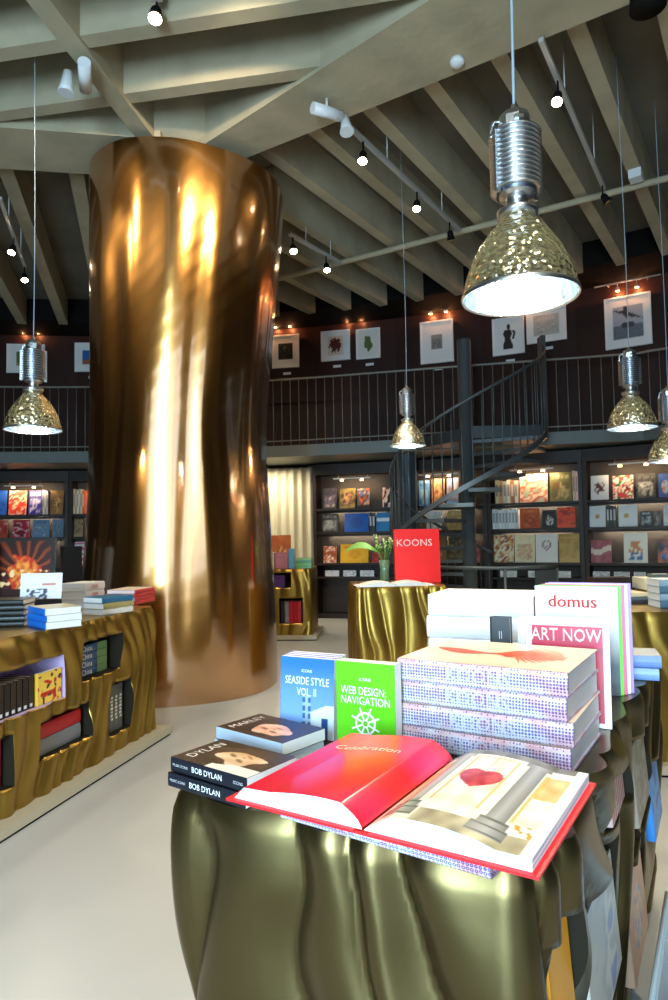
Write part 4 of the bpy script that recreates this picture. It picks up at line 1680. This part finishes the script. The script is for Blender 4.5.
for nm, fn, art_, lf in (('left_pages', left_pt, left_art, lift_l), ('right_pages', right_pt, right_art, lift_r)):
    mb = MB()
    mb.grid(fn, 110, 130, 1, art_)
    N = 40
    for v in (0, 1):
        vs = []
        for i in range(N + 1):
            p = fn(i / N, v)
            vs += [(p[0], p[1], .0042), p]
        mb.add(vs, [(2 * i, 2 * i + 2, 2 * i + 3, 2 * i + 1) if v == 0 else (2 * i, 2 * i + 1, 2 * i + 3, 2 * i + 2) for i in range(N)])
    uo = 0 if nm == 'left_pages' else 1
    a, b = fn(uo, 0), fn(uo, 1)
    xo = -WB + .012 if uo == 0 else a[0]
    mb.add([(xo, a[1], .0042), a, b, (xo, b[1], .0042)], [(0, 1, 2, 3)])
    mb.add([(xo, a[1], .0042), a, (a[0], a[1], .0042)], [(0, 1, 2)])
    mb.add([(xo, b[1], .0042), b, (b[0], b[1], .0042)], [(0, 1, 2)])
    if nm == 'left_pages':
        put_text(mb, 'Celebration', .034, lambda x, y: (lambda u, v: left_pt(u, v, .0008))(.42 + x / WB, .72 + y / HB), 1, (.95, .85, .83))
        0 and put_text(mb, '', .011, lambda x, y: (lambda u, v: left_pt(u, v, .0008))(.20 + x / WB, .655 + y / HB), 1, (.95, .85, .83))
    mb.build(nm, [leafs, glossy], OB)

# art magazine standing in front of white ones
AR = RZ + R_(3)


def artnow(u, v):
    if u < .07 or u > .93 or v < .04 or v > .95:
        return (.88, .88, .87)
    nn = noise.noise(Vector((u * 4, v * 4, 6)))
    c = hexc('b4123c') if v > .74 else mixc(hexc('a80f2e'), hexc('6c0a20'), .3 + nn)
    if v < .6 and ((u - .3) / .22) ** 2 + ((v - .42) / .12) ** 2 < 1 + nn:
        c = hexc('d88a70')
    if v < .5 and .70 < u < .80 and noise.noise(Vector((u * 20, v * 26, 1))) > 0:
        c = hexc('e0b030')
    return c


book('magazine', 'crimson art magazine with a white border standing behind the patterned stack', .20, .255, .012, 'e8e8e8', nb(.575, .775, HT + .001), rz=AR, hard=False, artf=artnow, cat='magazine',
     texts=[('ART NOW', .044, .49, .85 + .002 * q_, 'f6eef0', .80) for q_ in (-1, 1)], res=(50, 64), tilt=-R_(5))
for k in range(4):
    book('magazine', ['plain white magazine directly behind the crimson art magazine', 'second white magazine behind the crimson art magazine', 'third white magazine behind the crimson art magazine', 'fourth white magazine behind the crimson art magazine'][k], .20, .258 - .004 * k, .018, 'ececea',
         nb(.568 - .012 * k, .80 + .021 * k, HT + .001), rz=AR, hard=False, group='white magazines in a row', cat='magazine', tilt=-R_(5))
book('book', 'small dark grey book with small white marks standing beside the white magazines', .05, .205, .03, '3a4248', nb(.395, .84, HT + .045), rz=AR, hard=True, texts=[('||', .022, .5, .78, 'c8d0d8', 1)])
# the dark book stands on a low white box
mb = MB()
mb.box(-.05, .045, -.03, .035, 0, .043, 0, (.85, .85, .84))
mb.box(-.046, .041, -.031, -.03, .006, .037, 0, (.7, .72, .75))
o = mb.build('book', M['print'], loc=nb(.38, .84, HT + .001), rot=(0, 0, AR))
tag(o, 'thick white booklet lying under the small dark grey book', 'book')


def domus(u, v):
    return mixc(hexc('f4f4f4'), hexc('4a5058'), max(0, (.80 - v)) * 1.9) if v > .1 else hexc('30353c')


for k, (c, lb) in enumerate((('eceef0', 'white and grey design magazine with red title, front of its row'), ('5ad020', 'acid green design magazine behind the white titled one'), ('e05080', 'pink design magazine in the row behind'), ('d8d8dc', 'pale design magazine between the pink and lilac ones'), ('9a78c8', 'lilac design magazine, rearmost of the row'))):
    book('magazine', lb, .255, .318 + .002 * k, .012, c, nb(.532 + .002 * k, 1.06 + .0135 * k, HT + .001), rz=AR, hard=False, cat='magazine', artf=domus if k == 0 else None, texts=[('domus', .052, .54, .85, 'e8301c', 1)] if k == 0 else (), group='design magazines in a row', tilt=-R_(3), bold=0) if False else \
        book('magazine', lb, .235, .312 + .002 * k, .012, c, nb(.535 + .0075 * k, 1.13 + .0135 * k, HT + .001), rz=AR, hard=False, cat='magazine', artf=domus if k == 0 else None, texts=[('domus', .052, .46 + .004 * q_, .85, 'e8301c', 1) for q_ in (-1, 0, 1)] if k == 0 else (), tilt=-R_(3), pagecol=hexc(c) if k in (1, 2, 4) else None)

# thick white books lying in a stack
for k in range(4):
    book('book', ['lowest thick white book of the white stack', 'second thick white book from the bottom of the white stack', 'third thick white book from the bottom of the white stack', 'top thick white book of the white stack'][k],   .24, .335, .069, 'f6f7f8',
         nb(.234 + .004 * (k % 2), 1.22 + .003 * k, HT + .001 + .070 * k), rz=RZ + R_([4, 5, 3.5, 4.5][k]), lying=True, spine_front=True, group='stack of thick white books', spine=[('COLLECTED WORKS', .0, .5, 'd8dade')][:0])
# grey-blue books at the table's far right
for k in range(2):
    book('book', ['light blue book at the bottom of the pair on the far right corner', 'grey and blue book on top of the pair on the far right corner'][k], .15, .22, .038, ['7a9ad0', '6a88c0'][k], nb(.615 + .004 * k, 1.45, HT + .001 + .039 * k), rz=RZ + R_(8 + 3 * k), lying=True, artf=(lambda u, v: mixc(hexc('56626a'), hexc('a8b0ac'), v)) if k else None,
         spine_front=True, spine=[])

# books in the niches of the near table's right side
def niche_book(M_, side_x, u, z, w, h, t, label, artf, col, tilt=0, name='book', rz=0, lie=False, **k):
    loc = M_ @ Vector((side_x, u, z))
    base = Matrix.Rotation(math.atan2(M_[1][0], M_[0][0]) + PI / 2 + rz, 4, 'Z')
    if lie:
        base = base @ LYING @ Matrix.Translation((0, -t / 2, -h / 2))
    elif tilt:
        base = base @ Matrix.Rotation(tilt, 4, 'X')
    return book(name, label, w, h, t, col, loc, rot=base, artf=artf, **k)


NX = .66
for (u, z, w, h, lb, ar, c) in ((.13, .505, .14, .27, 'orange book with a black figure in the nearest side niche', lambda u, v: hexc('181818') if v < .3 + .1 * math.sin(u * 6) and u > .2 else (hexc('3a5a8a') if .35 < v < .5 and .3 < u < .7 else hexc('f0a020')), 'f0a020'),
                                (.50, .446, .34, .235, 'white book with pale blue patches in the side niche below the red book', art(7, ['b8b4a8', 'a8a8a4', 'c8c4b8', '8a94b0'], 2.4), 'b8b4a8'),
                                (.72, .75, .2, .082, 'red and white striped booklets in the small upper side niche', lambda u, v: hexc('d8d0cc') if int(u * 16) % 2 else hexc('b04840'), 'c8a8a0'),
                                (1.05, .255, .32, .225, 'pinkish patterned book in the low middle side niche', art(9, ['d8a890', 'c89078', 'e8d0b8', '8a9ac0'], 5), 'a08068'),
                                (1.25, .565, .3, .215, 'pale tall book in the upper far side niche', art(11, ['9a9080', '8a7a68', 'a8a090'], 3), '9a9080'),
                                (.49, .105, .36, .215, 'cream book with a brown photo in the lowest side niche', art(13, ['d8c8a0', '9a7a50', 'e8dcc0'], 3), 'd8c8a0'),
                                (1.68, .355, .28, .22, 'bright blue book in the farthest side niche', art(15, ['3a88d0', '58a0e0', '2a68b0'], 2), '3a88d0')):
    niche_book(NM, NX + .006, u, z, w, h, .03, lb, ar, c, tilt=-R_(4))

# ------------------------------------------------------------------ left table: niches
XF = LX - .03


def lrow(s0, s1, z, h, n, cols, label, group, lean=0, dx=.12):
    w = (s1 - s0) / n
    for k in range(n):
        y = LY - (s1 - w * (k + .5))
        c = hexc(cols[k % len(cols)])
        t = w * .9
        mb = MB()
        D = .15
        mb.box(-t / 2, t / 2, 0, .003, 0, h, 0, c)
        mb.box(-t / 2, -t / 2 + .002, 0, D, 0, h, 0, c)
        mb.box(t / 2 - .002, t / 2, 0, D, 0, h, 0, c)
        mb.box(-t / 2 + .002, t / 2 - .002, .003, D - .003, .002, h - .003, 0, (.5, .40, .26))
        mb.box(-t / 2 * .5, t / 2 * .5, -.0007, 0, h * .06, h * .16, 0, (.7, .72, .74))
        o = mb.build('book', M['print'])
        o.matrix_world = LM @ Matrix.Translation((LX, y, z)) @ Matrix.Rotation(PI / 2, 4, 'Z')
        tag(o, label, 'book', group)


def lmat(s, z, x=LX - .035, rz=0):
    return LM @ Matrix.Translation((x, LY - s, z)) @ Matrix.Rotation(PI / 2 + rz, 4, 'Z')


lrow(1.28, 1.68, .531, .165, 9, ['241a14', '1a1410', '2c2018'], 'slim black-spined volume in the lilac-lined niche of the left table', 'black-spined volumes in the lilac niche')
o = book('book', 'yellow comic-style book with red figures at the end of the lilac-lined niche', .20, .165, .022, 'e8b838', (0, 0, 0), hard=False,
         artf=lambda u, v: hexc('c02018') if noise.noise(Vector((u * 5, v * 5, 1))) > .16 and v < .75 else (hexc('2a2a30') if noise.noise(Vector((u * 6 + 3, v * 6, 4))) > .32 else hexc('f0c850')), res=(40, 36))
o.matrix_world = lmat(1.165, .532, LX)
for k in range(4):
    o = book('book', ['bottom blue-grey history book of the four lying in the upper niche', 'second blue-grey history book from the bottom in the upper niche', 'third blue-grey history book from the bottom in the upper niche', 'top blue-grey history book of the four lying in the upper niche'][k], .17, .30, .046, '3f6088', (0, 0, 0), group='blue-grey books in the upper niche', spine=[('Chess', .034, .22, 'f0f4f8')] if 0 else [('China', .046, .72, 'eef2f6')], spine_col='3c5c84')
    m2 = lmat(.665, .577 + .0465 * k, LX - .14)
    o.matrix_world = m2 @ Matrix.Rotation(PI / 2, 4, 'Z') @ LYING @ Matrix.Translation((0, -.046 / 2, -.15))
    mb = MB()
    mb.box(-.085 - .0075, -.085 - .0068, -.022, .022, .0, .11, 0, hexc('6a8a5a'))
    mb.build('spine_band', M['print'], o)
for k in range(4):
    mb = MB()
    t = .048
    c = hexc('5a5c58')
    mb.box(-t / 2, t / 2, 0, .16, 0, .285, 0, c)
    mb.box(-t / 2 + .002, t / 2 - .002, .003, .157, .285, .2856, 0, (.6, .58, .5))
    for j in range(7):
        mb.box(-t * (.28 if j % 2 else .16), t * (.2 if j % 3 else .3), -.0008, 0, .07 + .022 * j, .084 + .022 * j, 0, (.66, .66, .6))
    o = mb.build('book', M['print'])
    o.matrix_world = lmat(.555 - .051 * k, .182, LX - .02)
    tag(o, 'grey paperback with a pale printed spine in the lower right niche of the left table', 'book', 'grey paperbacks in the lower right niche')
for (z, t, c, lb) in ((.252, .085, '74767a', 'grey boxed book lying at the bottom of the middle niche'), (.3395, .078, 'b01018', 'red boxed book lying on the grey one in the middle niche')):
    o = book('book', lb, .2, .42, t, c, (0, 0, 0), spine=[], spine_col=c)
    o.matrix_world = lmat(1.055, z, LX - .12) @ Matrix.Rotation(PI / 2, 4, 'Z') @ LYING @ Matrix.Translation((0, -t / 2, -.21))
o = book('book', 'crimson book with a photograph in the niche at the left picture edge', .24, .235, .03, 'c01840', (0, 0, 0), artf=lambda u, v: hexc('d0204a') if u > .8 or v > .9 else art(4, ['2a5a40', '705030', '1a2a20', 'a8a090'], 3)(u, v))
o.matrix_world = lmat(1.62, .203)

# ------------------------------------------------------------------ left table: top
def lying_at(px, py, z, w, h, t, ang, col, label, group=None, artf=None, spine=(), spine_col=None, pagecol=None, name='book', spine_front=True, hard=True, texts=()):
    p = at(px, py, z=z)
    return book(name, label, w, h, t, col, (p.x, p.y, z + .001), rz=ang, lying=True, spine_front=spine_front, group=group, artf=artf, spine=spine, spine_col=spine_col, pagecol=pagecol, hard=hard, texts=texts)


LA = math.atan2(f_.y, f_.x) + PI / 2      # spine towards the aisle
LA = math.atan2(g_.y, g_.x)


def stack(px, py, n, w, h, t, cols, labels, group, dx=0, ang=None, scols=None, **k):
    for i in range(n):
        p = at(px, py, z=HT)
        a = (LA if ang is None else ang) + R_([0, 2, -1.5, 1, -2][i % 5])
        book('book', labels[i], w, h, t, cols[i % len(cols)], (p.x, p.y, HT + .001 + (t + .001) * i), rz=a, lying=True, spine_front=True, group=group, spine_col=(scols or cols)[i % len(scols or cols)], **{kk: (vv[i] if isinstance(vv, list) and kk == 'spine' and vv and isinstance(vv[0], list) else vv) for kk, vv in k.items()})


ORD = ['bottom', 'second', 'third', 'fourth', 'top']


def lab(n, what):
    return [('bottom ' if i == 0 else 'top ' if i == n - 1 else ['', 'second-lowest ', 'middle ', 'fourth '][i]) + what for i in range(n)]


stack(5, 625, 5, .20, .27, .029, ['16201c', '10161a'], lab(5, 'black book with white page edges in the stack at the left edge'), 'black books stacked at the left edge', scols=['141c1a'], spine=[('DESIGN', .0, .5, 'ffffff')][:0], ang=LA - PI / 2 + R_(20))
stack(55, 626, 3, .20, .25, .036, ['dcd8cc', 'd4d0c4'], lab(3, 'blue-spined book in the stack of three on the left table'), 'blue-spined books on the left table', scols=['1f6fd0'], ang=R_(44) - PI / 2, artf=lambda u, v: hexc('d8d0b0'))
stack(83, 606, 3, .18, .26, .056, ['e4e2e0'], lab(3, 'white book with red spine marks behind the blue-spined stack'), 'white books with red spine marks', scols=['e6e2e0'], spine=[('|||||||||', .034, .52, 'd02030')], ang=LA + R_(2))
stack(108, 613, 3, .18, .25, .036, ['d8d0b8', 'b8a468', '286a90'], ['bottom cream book of the mixed stack near the table end', 'middle olive tan book of the mixed stack near the table end', 'top blue book of the mixed stack near the table end'], None, ang=LA - R_(16), scols=['d8d4c8', 'a89860', '2a6488'])
stack(131, 603, 4, .22, .32, .026, ['e4a098', 'e07070'], lab(4, 'pink-red booklet in the stack at the end of the left table'), 'pink-red booklets at the table end', scols=['d8484c'], ang=LA + R_(2), artf=lambda u, v: hexc('e8d8c4'))
stack(84, 600, 2, .2, .26, .03, ['8a8478', 'd8d0c0'], ['dark-edged book under the cream one, behind the mixed stack', 'cream book on the dark-edged one, behind the mixed stack'], None, ang=LA)


def fire(u, v):
    if u > .94 or v > .95:
        return hexc('181410')
    x, y = u - .5, v - .38
    d = math.hypot(x, y)
    ang = math.atan2(y, x)
    c = mixc(hexc('4a1208'), hexc('1c0a06'), v)
    ray = max(0, math.sin(ang * 18 + noise.noise(Vector((d * 5, ang, 1))) * 2))
    if v > .4:
        c = mixc(c, hexc('b8501c'), ray * (.9 - d))
    if d < .3 + .12 * noise.noise(Vector((u * 8, v * 8, 2))):
        c = mixc(hexc('f0a040'), hexc('c02c10'), d * 3 + noise.noise(Vector((u * 14, v * 14, 0))))
    if v < .45 and noise.noise(Vector((u * 12, v * 12, 7))) > .22:
        c = hexc('f8d8a0')
    if v < .12:
        c = hexc('2a0c08')
    return c


p = at(30, 596, z=HT)
book('book', 'big dark book with a fiery stage photo standing on the left table',   .50, .50, .05, '14100e', (p.x - .06, p.y + .03, HT + .001), rz=R_(2), artf=fire, res=(70, 64), tilt=-R_(5))
p = at(3, 596, z=HT)
mb = MB()
mb.box(-.05, .0, -.01, .01, 0, .46, 0, (.02, .02, .03))
for i in range(18):
    mb.box(-.002, .006, -.012, .012, .015 + .025 * i, .024 + .025 * i, 0, (.6, .6, .6))
tag(mb.build('spiral_notebook', M['print'], loc=(p.x - .0, p.y - .11, HT + .001)), 'black spiral-bound notebook standing at the left edge of the table', 'notebook')
p = at(69, 596, z=HT)
book('book', 'narrow black book standing just right of the stage photo book', .16, .42, .06, '0c0c0e', (p.x, p.y + .05, HT + .001), rz=R_(38), spine=[], texts=[('BAUHAUS', .0, .5, .5, 'ffffff', 1)][:0])
# small white display card
p = at(42, 601, z=HT + .1)
mb = MB()


def card(u, v):
    if v < .4 and .15 < u < .65 and noise.noise(Vector((u * 9, v * 9, 3))) > -.05:
        return hexc('30304a')
    if .5 < v < .62 and .5 < u < .85:
        return hexc('c87048')
    return hexc('e8eaf0')


mb.grid(lambda u, v: (-.125 + .25 * u, 0, .16 * v), 30, 24, 0, card, smooth=False)
mb.box(-.125, .125, .0006, .004, 0, .16, 0, (.85, .85, .88))
mb.box(-.10, .10, .004, .07, 0, .004, 0, (.85, .85, .88))
tag(mb.build('display_card', M['print'], loc=(p.x, p.y - .02, HT + .115), rot=(-R_(8), 0, R_(5))), 'small white card with a dark sketch propped on the white books', 'card')

# ------------------------------------------------------------------ middle table
mid = lambda x, y, z=HT: MM @ Vector((x, y, z))
p = at(416, 579, z=HT)
book('book', 'large red art book standing upright on the small bronze table', .44, .52, .05, 'f0100c', mid(.61, .33, HT + .003), rz=R_(3), texts=[('KOONS', .095, .44, .74, 'f0c8c4', 1.05)], tilt=-R_(4), spine_col='c80c0c')
# open white book lying on it
ob = empty('open_book', label='open white book with a faint red drawing lying before the large red book', cat='book')
ob.matrix_world = Matrix.Translation(mid(.34, .13, HT + .002)) @ Matrix.Rotation(R_(6), 4, 'Z')
mb = MB()
mb.box(-.36, .36, -.14, .14, 0, .004, 0, (.8, .8, .8))
mb.build('cover', M['print'], ob)
for s, nm in ((-1, 'left_pages'), (1, 'right_pages')):
    mb = MB()
    fn = lambda u, v: (s * (.003 + .345 * u), -.135 + .27 * v, .006 + .03 * math.sin(PI * min(1, u * 1.1 + .05)) ** .8 + .004)
    cf = (lambda u, v: hexc('d87868') if s > 0 and abs(u - .5) < .22 and abs(v - .5) < .2 and noise.noise(Vector((u * 12, v * 9, 2))) > .1 else (.88, .88, .86))
    mb.grid((fn if s > 0 else (lambda u, v: fn(1 - u, v))), 24, 10, 0, (cf if s > 0 else (lambda u, v: (.88, .88, .86))))
    N = 24
    for v in (0, 1):
        vs = []
        for i in range(N + 1):
            q = fn(i / N, v)
            vs += [(q[0], q[1], .004), q]
        mb.add(vs, [(2 * i, 2 * i + 2, 2 * i + 3, 2 * i + 1) for i in range(N)], 0, (.78, .78, .75))
    q0, q1 = fn(1, 0), fn(1, 1)
    mb.add([(q0[0], q0[1], .004), q0, q1, (q1[0], q1[1], .004)], [(0, 1, 2, 3)], 0, (.78, .78, .75))
    mb.build(nm, M['print'], ob)
# vase with leaves and small white flowers
vp = mid(.33, .62, HT + .001)
pl = empty('vase_of_flowers', vp, label='glass vase of green leaves and small pale flowers left of the red book', cat='vase of flowers')
mb = MB()
mb.lathe([(0, 0), (.045, 0), (.05, .02), (.045, .12), (.055, .22), (.05, .22), (.041, .12), (.045, .025), (0, .02)], 24)
mb.build('vase', mat('green_glass', (.16, .26, .14), .12, spec=.8), pl)
rr = random.Random(5)
for k in range(11):
    a = rr.uniform(0, 2 * PI)
    sp_ = rr.uniform(.03, .17)
    h = rr.uniform(.30, .50)
    b = Vector((math.cos(a) * sp_, math.sin(a) * sp_, h))
    mb = MB()
    mb.tube([(0, 0, .1), b * .5 + Vector((0, 0, .06)), b], .003, 5)
    for j in range(9):
        q = b * (.55 + .05 * j) + Vector((0, 0, .05 * (1 - j / 9)))
        la = rr.uniform(0, 2 * PI)
        dv = Vector((math.cos(la), math.sin(la), rr.uniform(.1, .9))).normalized()
        sd = dv.cross(Vector((0, 0, 1))).normalized() * .009
        L_ = rr.uniform(.035, .07)
        mb.add([q, q + dv * L_ * .5 + sd, q + dv * L_, q + dv * L_ * .5 - sd], [(0, 1, 2, 3)])
    st = mb.build('leafy_stem', M['leaf'], pl)
    mb = MB()
    for j in range(4):
        q = b + Vector((rr.uniform(-.015, .015), rr.uniform(-.015, .015), rr.uniform(-.01, .02)))
        mb.lathe([(0, .01), (.007, .006), (.008, 0), (0, -.006)], 6, c=q, col=hexc('d8e8a0'))
    mb.build('flower', M['print'], st)
mb = MB()     # one broad leaf reaching left
bl = []
for i in range(13):
    s = i / 12
    c = Vector((-.06 - .34 * s, -.05, .30 + .10 * math.sin(s * 2.6) - .05 * s))
    w = .055 * math.sin(PI * min(1, s * .95 + .05)) + .002
    bl.append((c + Vector((0, w * .6, w * .6)), c, c + Vector((0, -w * .6, -w * .5))))
vs = [p for t in bl for p in t]
mb.add(vs, [(3 * i + k, 3 * i + k + 1, 3 * i + k + 4, 3 * i + k + 3) for i in range(12) for k in (0, 1)], smooth=True)
mb.tube([(0, 0, .12), (-.03, -.03, .24), (-.06, -.05, .30)], .004, 6)
mb.build('broad_leaf', M['leaf'], pl)

# ------------------------------------------------------------------ far table by the curtain
HF = .95
far = lambda x, y, z=HF: FM @ Vector((x, y, z))


def farbook(x, y, w, h, t, label, pal, seed, tilt=-8, rz=0, z=HF + .002):
    o = flat_book('book', label, w, h, t, (0, 0, 0), 0, art(seed, pal, 3), hexc(pal[0]), None, res=(16, 20))
    o.matrix_world = FM @ Matrix.Translation((x, y, z)) @ Matrix.Rotation(R_(rz), 4, 'Z') @ Matrix.Rotation(R_(tilt), 4, 'X')
    return o


farbook(.61, .50, .28, .46, .03, 'orange-brown book standing tallest on the far table', ['b05028', 'd88848', '7a2c18', 'e8b080'], 101)
farbook(.36, .15, .19, .26, .05, 'pink-white book standing at the left of the far table', ['e0b8a8', 'e8d8d0', 'c87868'], 102, tilt=-4)
farbook(.56, .13, .05, .22, .16, 'white slim book standing edge-on on the far table', ['e0d8d4', 'd0c8c8'], 103, tilt=0)
farbook(.68, .15, .17, .22, .10, 'dusty pink box-like book on the far table', ['b87888', 'c88898'], 104, tilt=0)
farbook(.82, .15, .08, .27, .12, 'sky blue book standing on the far table', ['58a0d0', '70b0d8'], 105, tilt=0)
for k in range(4):
    o = flat_book('book', lab(4, 'green book of the low stack on the far table')[k], .21, .20, .035, (0, 0, 0), 0, None, hexc(['5aa870', '78b860', '4a9a80', '88b870'][k]), 'green books on the far table', pgc=hexc(['6ab480', '88c070', '5aa48a', '98c080'][k]))
    o.matrix_world = FM @ Matrix.Translation((.985, .22, HF + .001 + .036 * k)) @ LYING @ Matrix.Translation((0, -.0175, -.10))
for k in range(5):
    o = flat_book('book', lab(5, 'purple book lying in the upper niche of the far table')[k], .27, .12, .033, (0, 0, 0), 0, None, hexc(['5a3a78', '4a3068', '6a4488', '4a3068', '5a3c74'][k]), 'purple books in the far niche', pgc=hexc('543872'))
    o.matrix_world = FM @ Matrix.Translation((.60, .07, .7015 + .034 * k)) @ LYING @ Matrix.Translation((0, -.0165, -.06))
for k, c in enumerate(('2a2030', '8a8890', 'c02030', 'b81828', 'c83040')):
    o = flat_book('book', '%s book upright in the lower niche of the far table' % ['dark', 'grey', 'leftmost red', 'middle red', 'rightmost red'][k], .05, .29, .15, (0, 0, 0), 0, None, hexc(c))
    o.matrix_world = FM @ Matrix.Translation((.70 + .056 * k, .11, .2225))

# ------------------------------------------------------------------ right table top
for k in range(3):
    p = at(637, 606, z=HT)
    book('book', ['lowest dark magazine of the pile on the right table', 'middle grey magazine of the pile on the right table', 'top cream-covered magazine of the pile on the right table'][k], .25, .30, .022, ['2a2c30', '5a6068', 'd8c8a0'][k], (p.x + .01 - .01 * k, p.y + .24, HT + .001 + .023 * k), rz=R_(-6 + 5 * k), lying=True, spine_front=True, hard=False,
         artf=(lambda u, v: hexc('e8d8b0') if v < .8 else hexc('b84830')) if k == 2 else None)
for k in range(4):
    p = at(672, 609, z=HT)
    book('book', lab(4, 'blue-white book of the pile at the right picture edge')[k], .2, .2, .042, ['a8bcc8', 'c8d4d8'][k % 2], (p.x + .06, p.y + .14, HT + .001 + .043 * k), rz=R_(-4), lying=True, spine_front=True, group='blue-white books at the right edge', spine_col=['4a6a80', '88a0b0'][k % 2])
p = at(658, 584, z=HT + .05)
mb = MB()
mb.box(-.16, .2, -.1, .12, .0, .075, 0, hexc('b08a38'))
mb.box(-.17, .21, -.11, .13, .075, .15, 0, hexc('e0dcc0'))
mb.box(-.10, .02, -.06, .04, .15, .175, 0, hexc('50605c'))
tag(mb.build('gift_box', M['print'], loc=tuple(RM @ Vector((.72, .70, HT + .001))), rot=(0, 0, R_(-5))), 'cream-lidded golden box on the right table behind the books', 'box')
# black box with two lit studs behind
mb = MB()
mb.box(-.13, .13, -.06, .06, 0, .15, 0, hexc('180808'))
bx = mb.build('black_box', M['print'], loc=tuple(RM @ Vector((.38, .80, HT + .001))))
tag(bx, 'small black box with two tiny warm lights on the right table', 'box')
for x in (-.035, .045):
    mb = MB()
    mb.tube([(x, -.061, .085), (x, -.064, .085)], .012, 10)
    mb.build('indicator_light', mat('indicator_glow', (1, .9, .7), .5, emit=(1, .9, .7), es=3), bx)

# ------------------------------------------------------------------ acrylic bin beside the near table
bn = empty('magazine_bin', label='grey translucent plastic bin standing beside the near table, lower right corner', cat='bin')
bn.matrix_world = NM @ Matrix.Translation((.75, .42, 0))
mb = MB()
z0_, z1_ = 0.004, .42
w0, w1, l0, l1 = .30, .40, .52, .64


def bc_(s, z):
    k = z / z1_
    w, l = w0 + (w1 - w0) * k, l0 + (l1 - l0) * k
    return [(.2 - w / 2 - s, .0 - s, z), (.2 + w / 2 + s, 0 - s, z), (.2 + w / 2 + s, l + s, z), (.2 - w / 2 - s, l + s, z)]


vs = bc_(0, z0_) + bc_(0, z1_) + bc_(-.006, z1_) + bc_(-.006, z0_ + .006)
fs = [(3, 2, 1, 0), (12, 13, 14, 15)]
for i in range(4):
    j = (i + 1) % 4
    fs += [(i, j, 4 + j, 4 + i), (4 + i, 4 + j, 8 + j, 8 + i), (8 + i, 8 + j, 12 + j, 12 + i)]
mb.add(vs, fs)
mb.build('body', M['acrylic'], bn)
mb = MB()
q = bc_(.004, z1_)
mb.tube([Vector(x) for x in q + [q[0]]], .008, 8)
mb.build('rim', mat('smoke_rim', (.20, .25, .27), .4), bn)

# ------------------------------------------------------------------ light
w = bpy.data.worlds.new('world')
sc.world = w
w.use_nodes = True
bg = w.node_tree.nodes['Background']
sky = w.node_tree.nodes.new('ShaderNodeTexSky')
sky.sky_type = 'NISHITA'
sky.sun_disc = False
sky.sun_elevation = R_(35)
w.node_tree.links.new(sky.outputs['Color'], bg.inputs['Color'])
bg.inputs['Strength'].default_value = .15


def area(name, loc, to, sx, sy, e, col=(1, 1, 1)):
    li = bpy.data.lights.new(name, 'AREA')
    li.shape = 'RECTANGLE'
    li.size, li.size_y = sx, sy
    li.energy = e
    li.color = col
    lo = bpy.data.objects.new(name, li)
    COL.objects.link(lo)
    lo.location = loc
    lo.rotation_euler = (Vector(to) - Vector(loc)).to_track_quat('-Z', 'Y').to_euler()
    return lo


area('daylight', (-1.6, YB - .45, 1.9), (-1.6, 5, 1.9), 1.4, 3.0, 560, (.50, .78, 1.0))
area('daylight', (-1.0, YB - .6, 2.0), (-1.0, 5, 2.0), 8.6, 3.4, 140, (.66, .83, 1.0))
# ceiling lamps of the hall out of view, aimed at the tables and the column
for i, (x, y, z, tx, ty, tz, e, sz_) in enumerate(((-2.9, 3.9, 4.7, -2.0, 5.8, 3.7, 200, 60), (-.1, 3.2, 4.7, -1.1, 5.6, 3.9, 260, 60), (.9, .9, 4.6, .3, 1.6, .9, 240, 60), (-.6, -.8, 4.6, .2, 1.6, .9, 200, 60),
                                                 (-3.2, 1.9, 4.6, -2.0, 3.6, .9, 120, 70), (2.2, 2.6, 4.6, 2.4, 4.0, .9, 200, 70), (.6, 4.8, 4.7, .5, 6.4, .9, 110, 60), (-.9, 7.9, 4.7, -1, 9.4, .9, 180, 60), (-3.5, 4.5, 4.6, -2.4, 6.2, 3.2, 160, 70))):
    spot_lamp((x, y, z), (tx, ty, tz), e, sz_, (1, .86, .64), .09, 'ceiling_spot')

sc.view_settings.view_transform = 'Standard'
sc.view_settings.look = 'None'
sc.view_settings.gamma = 1
sc.view_settings.exposure = 0.35
sc.view_settings.use_curve_mapping = False
sc.cycles.max_bounces = 8
sc.cycles.sample_clamp_indirect = 6
sc.cycles.caustics_reflective = False
sc.cycles.caustics_refractive = False
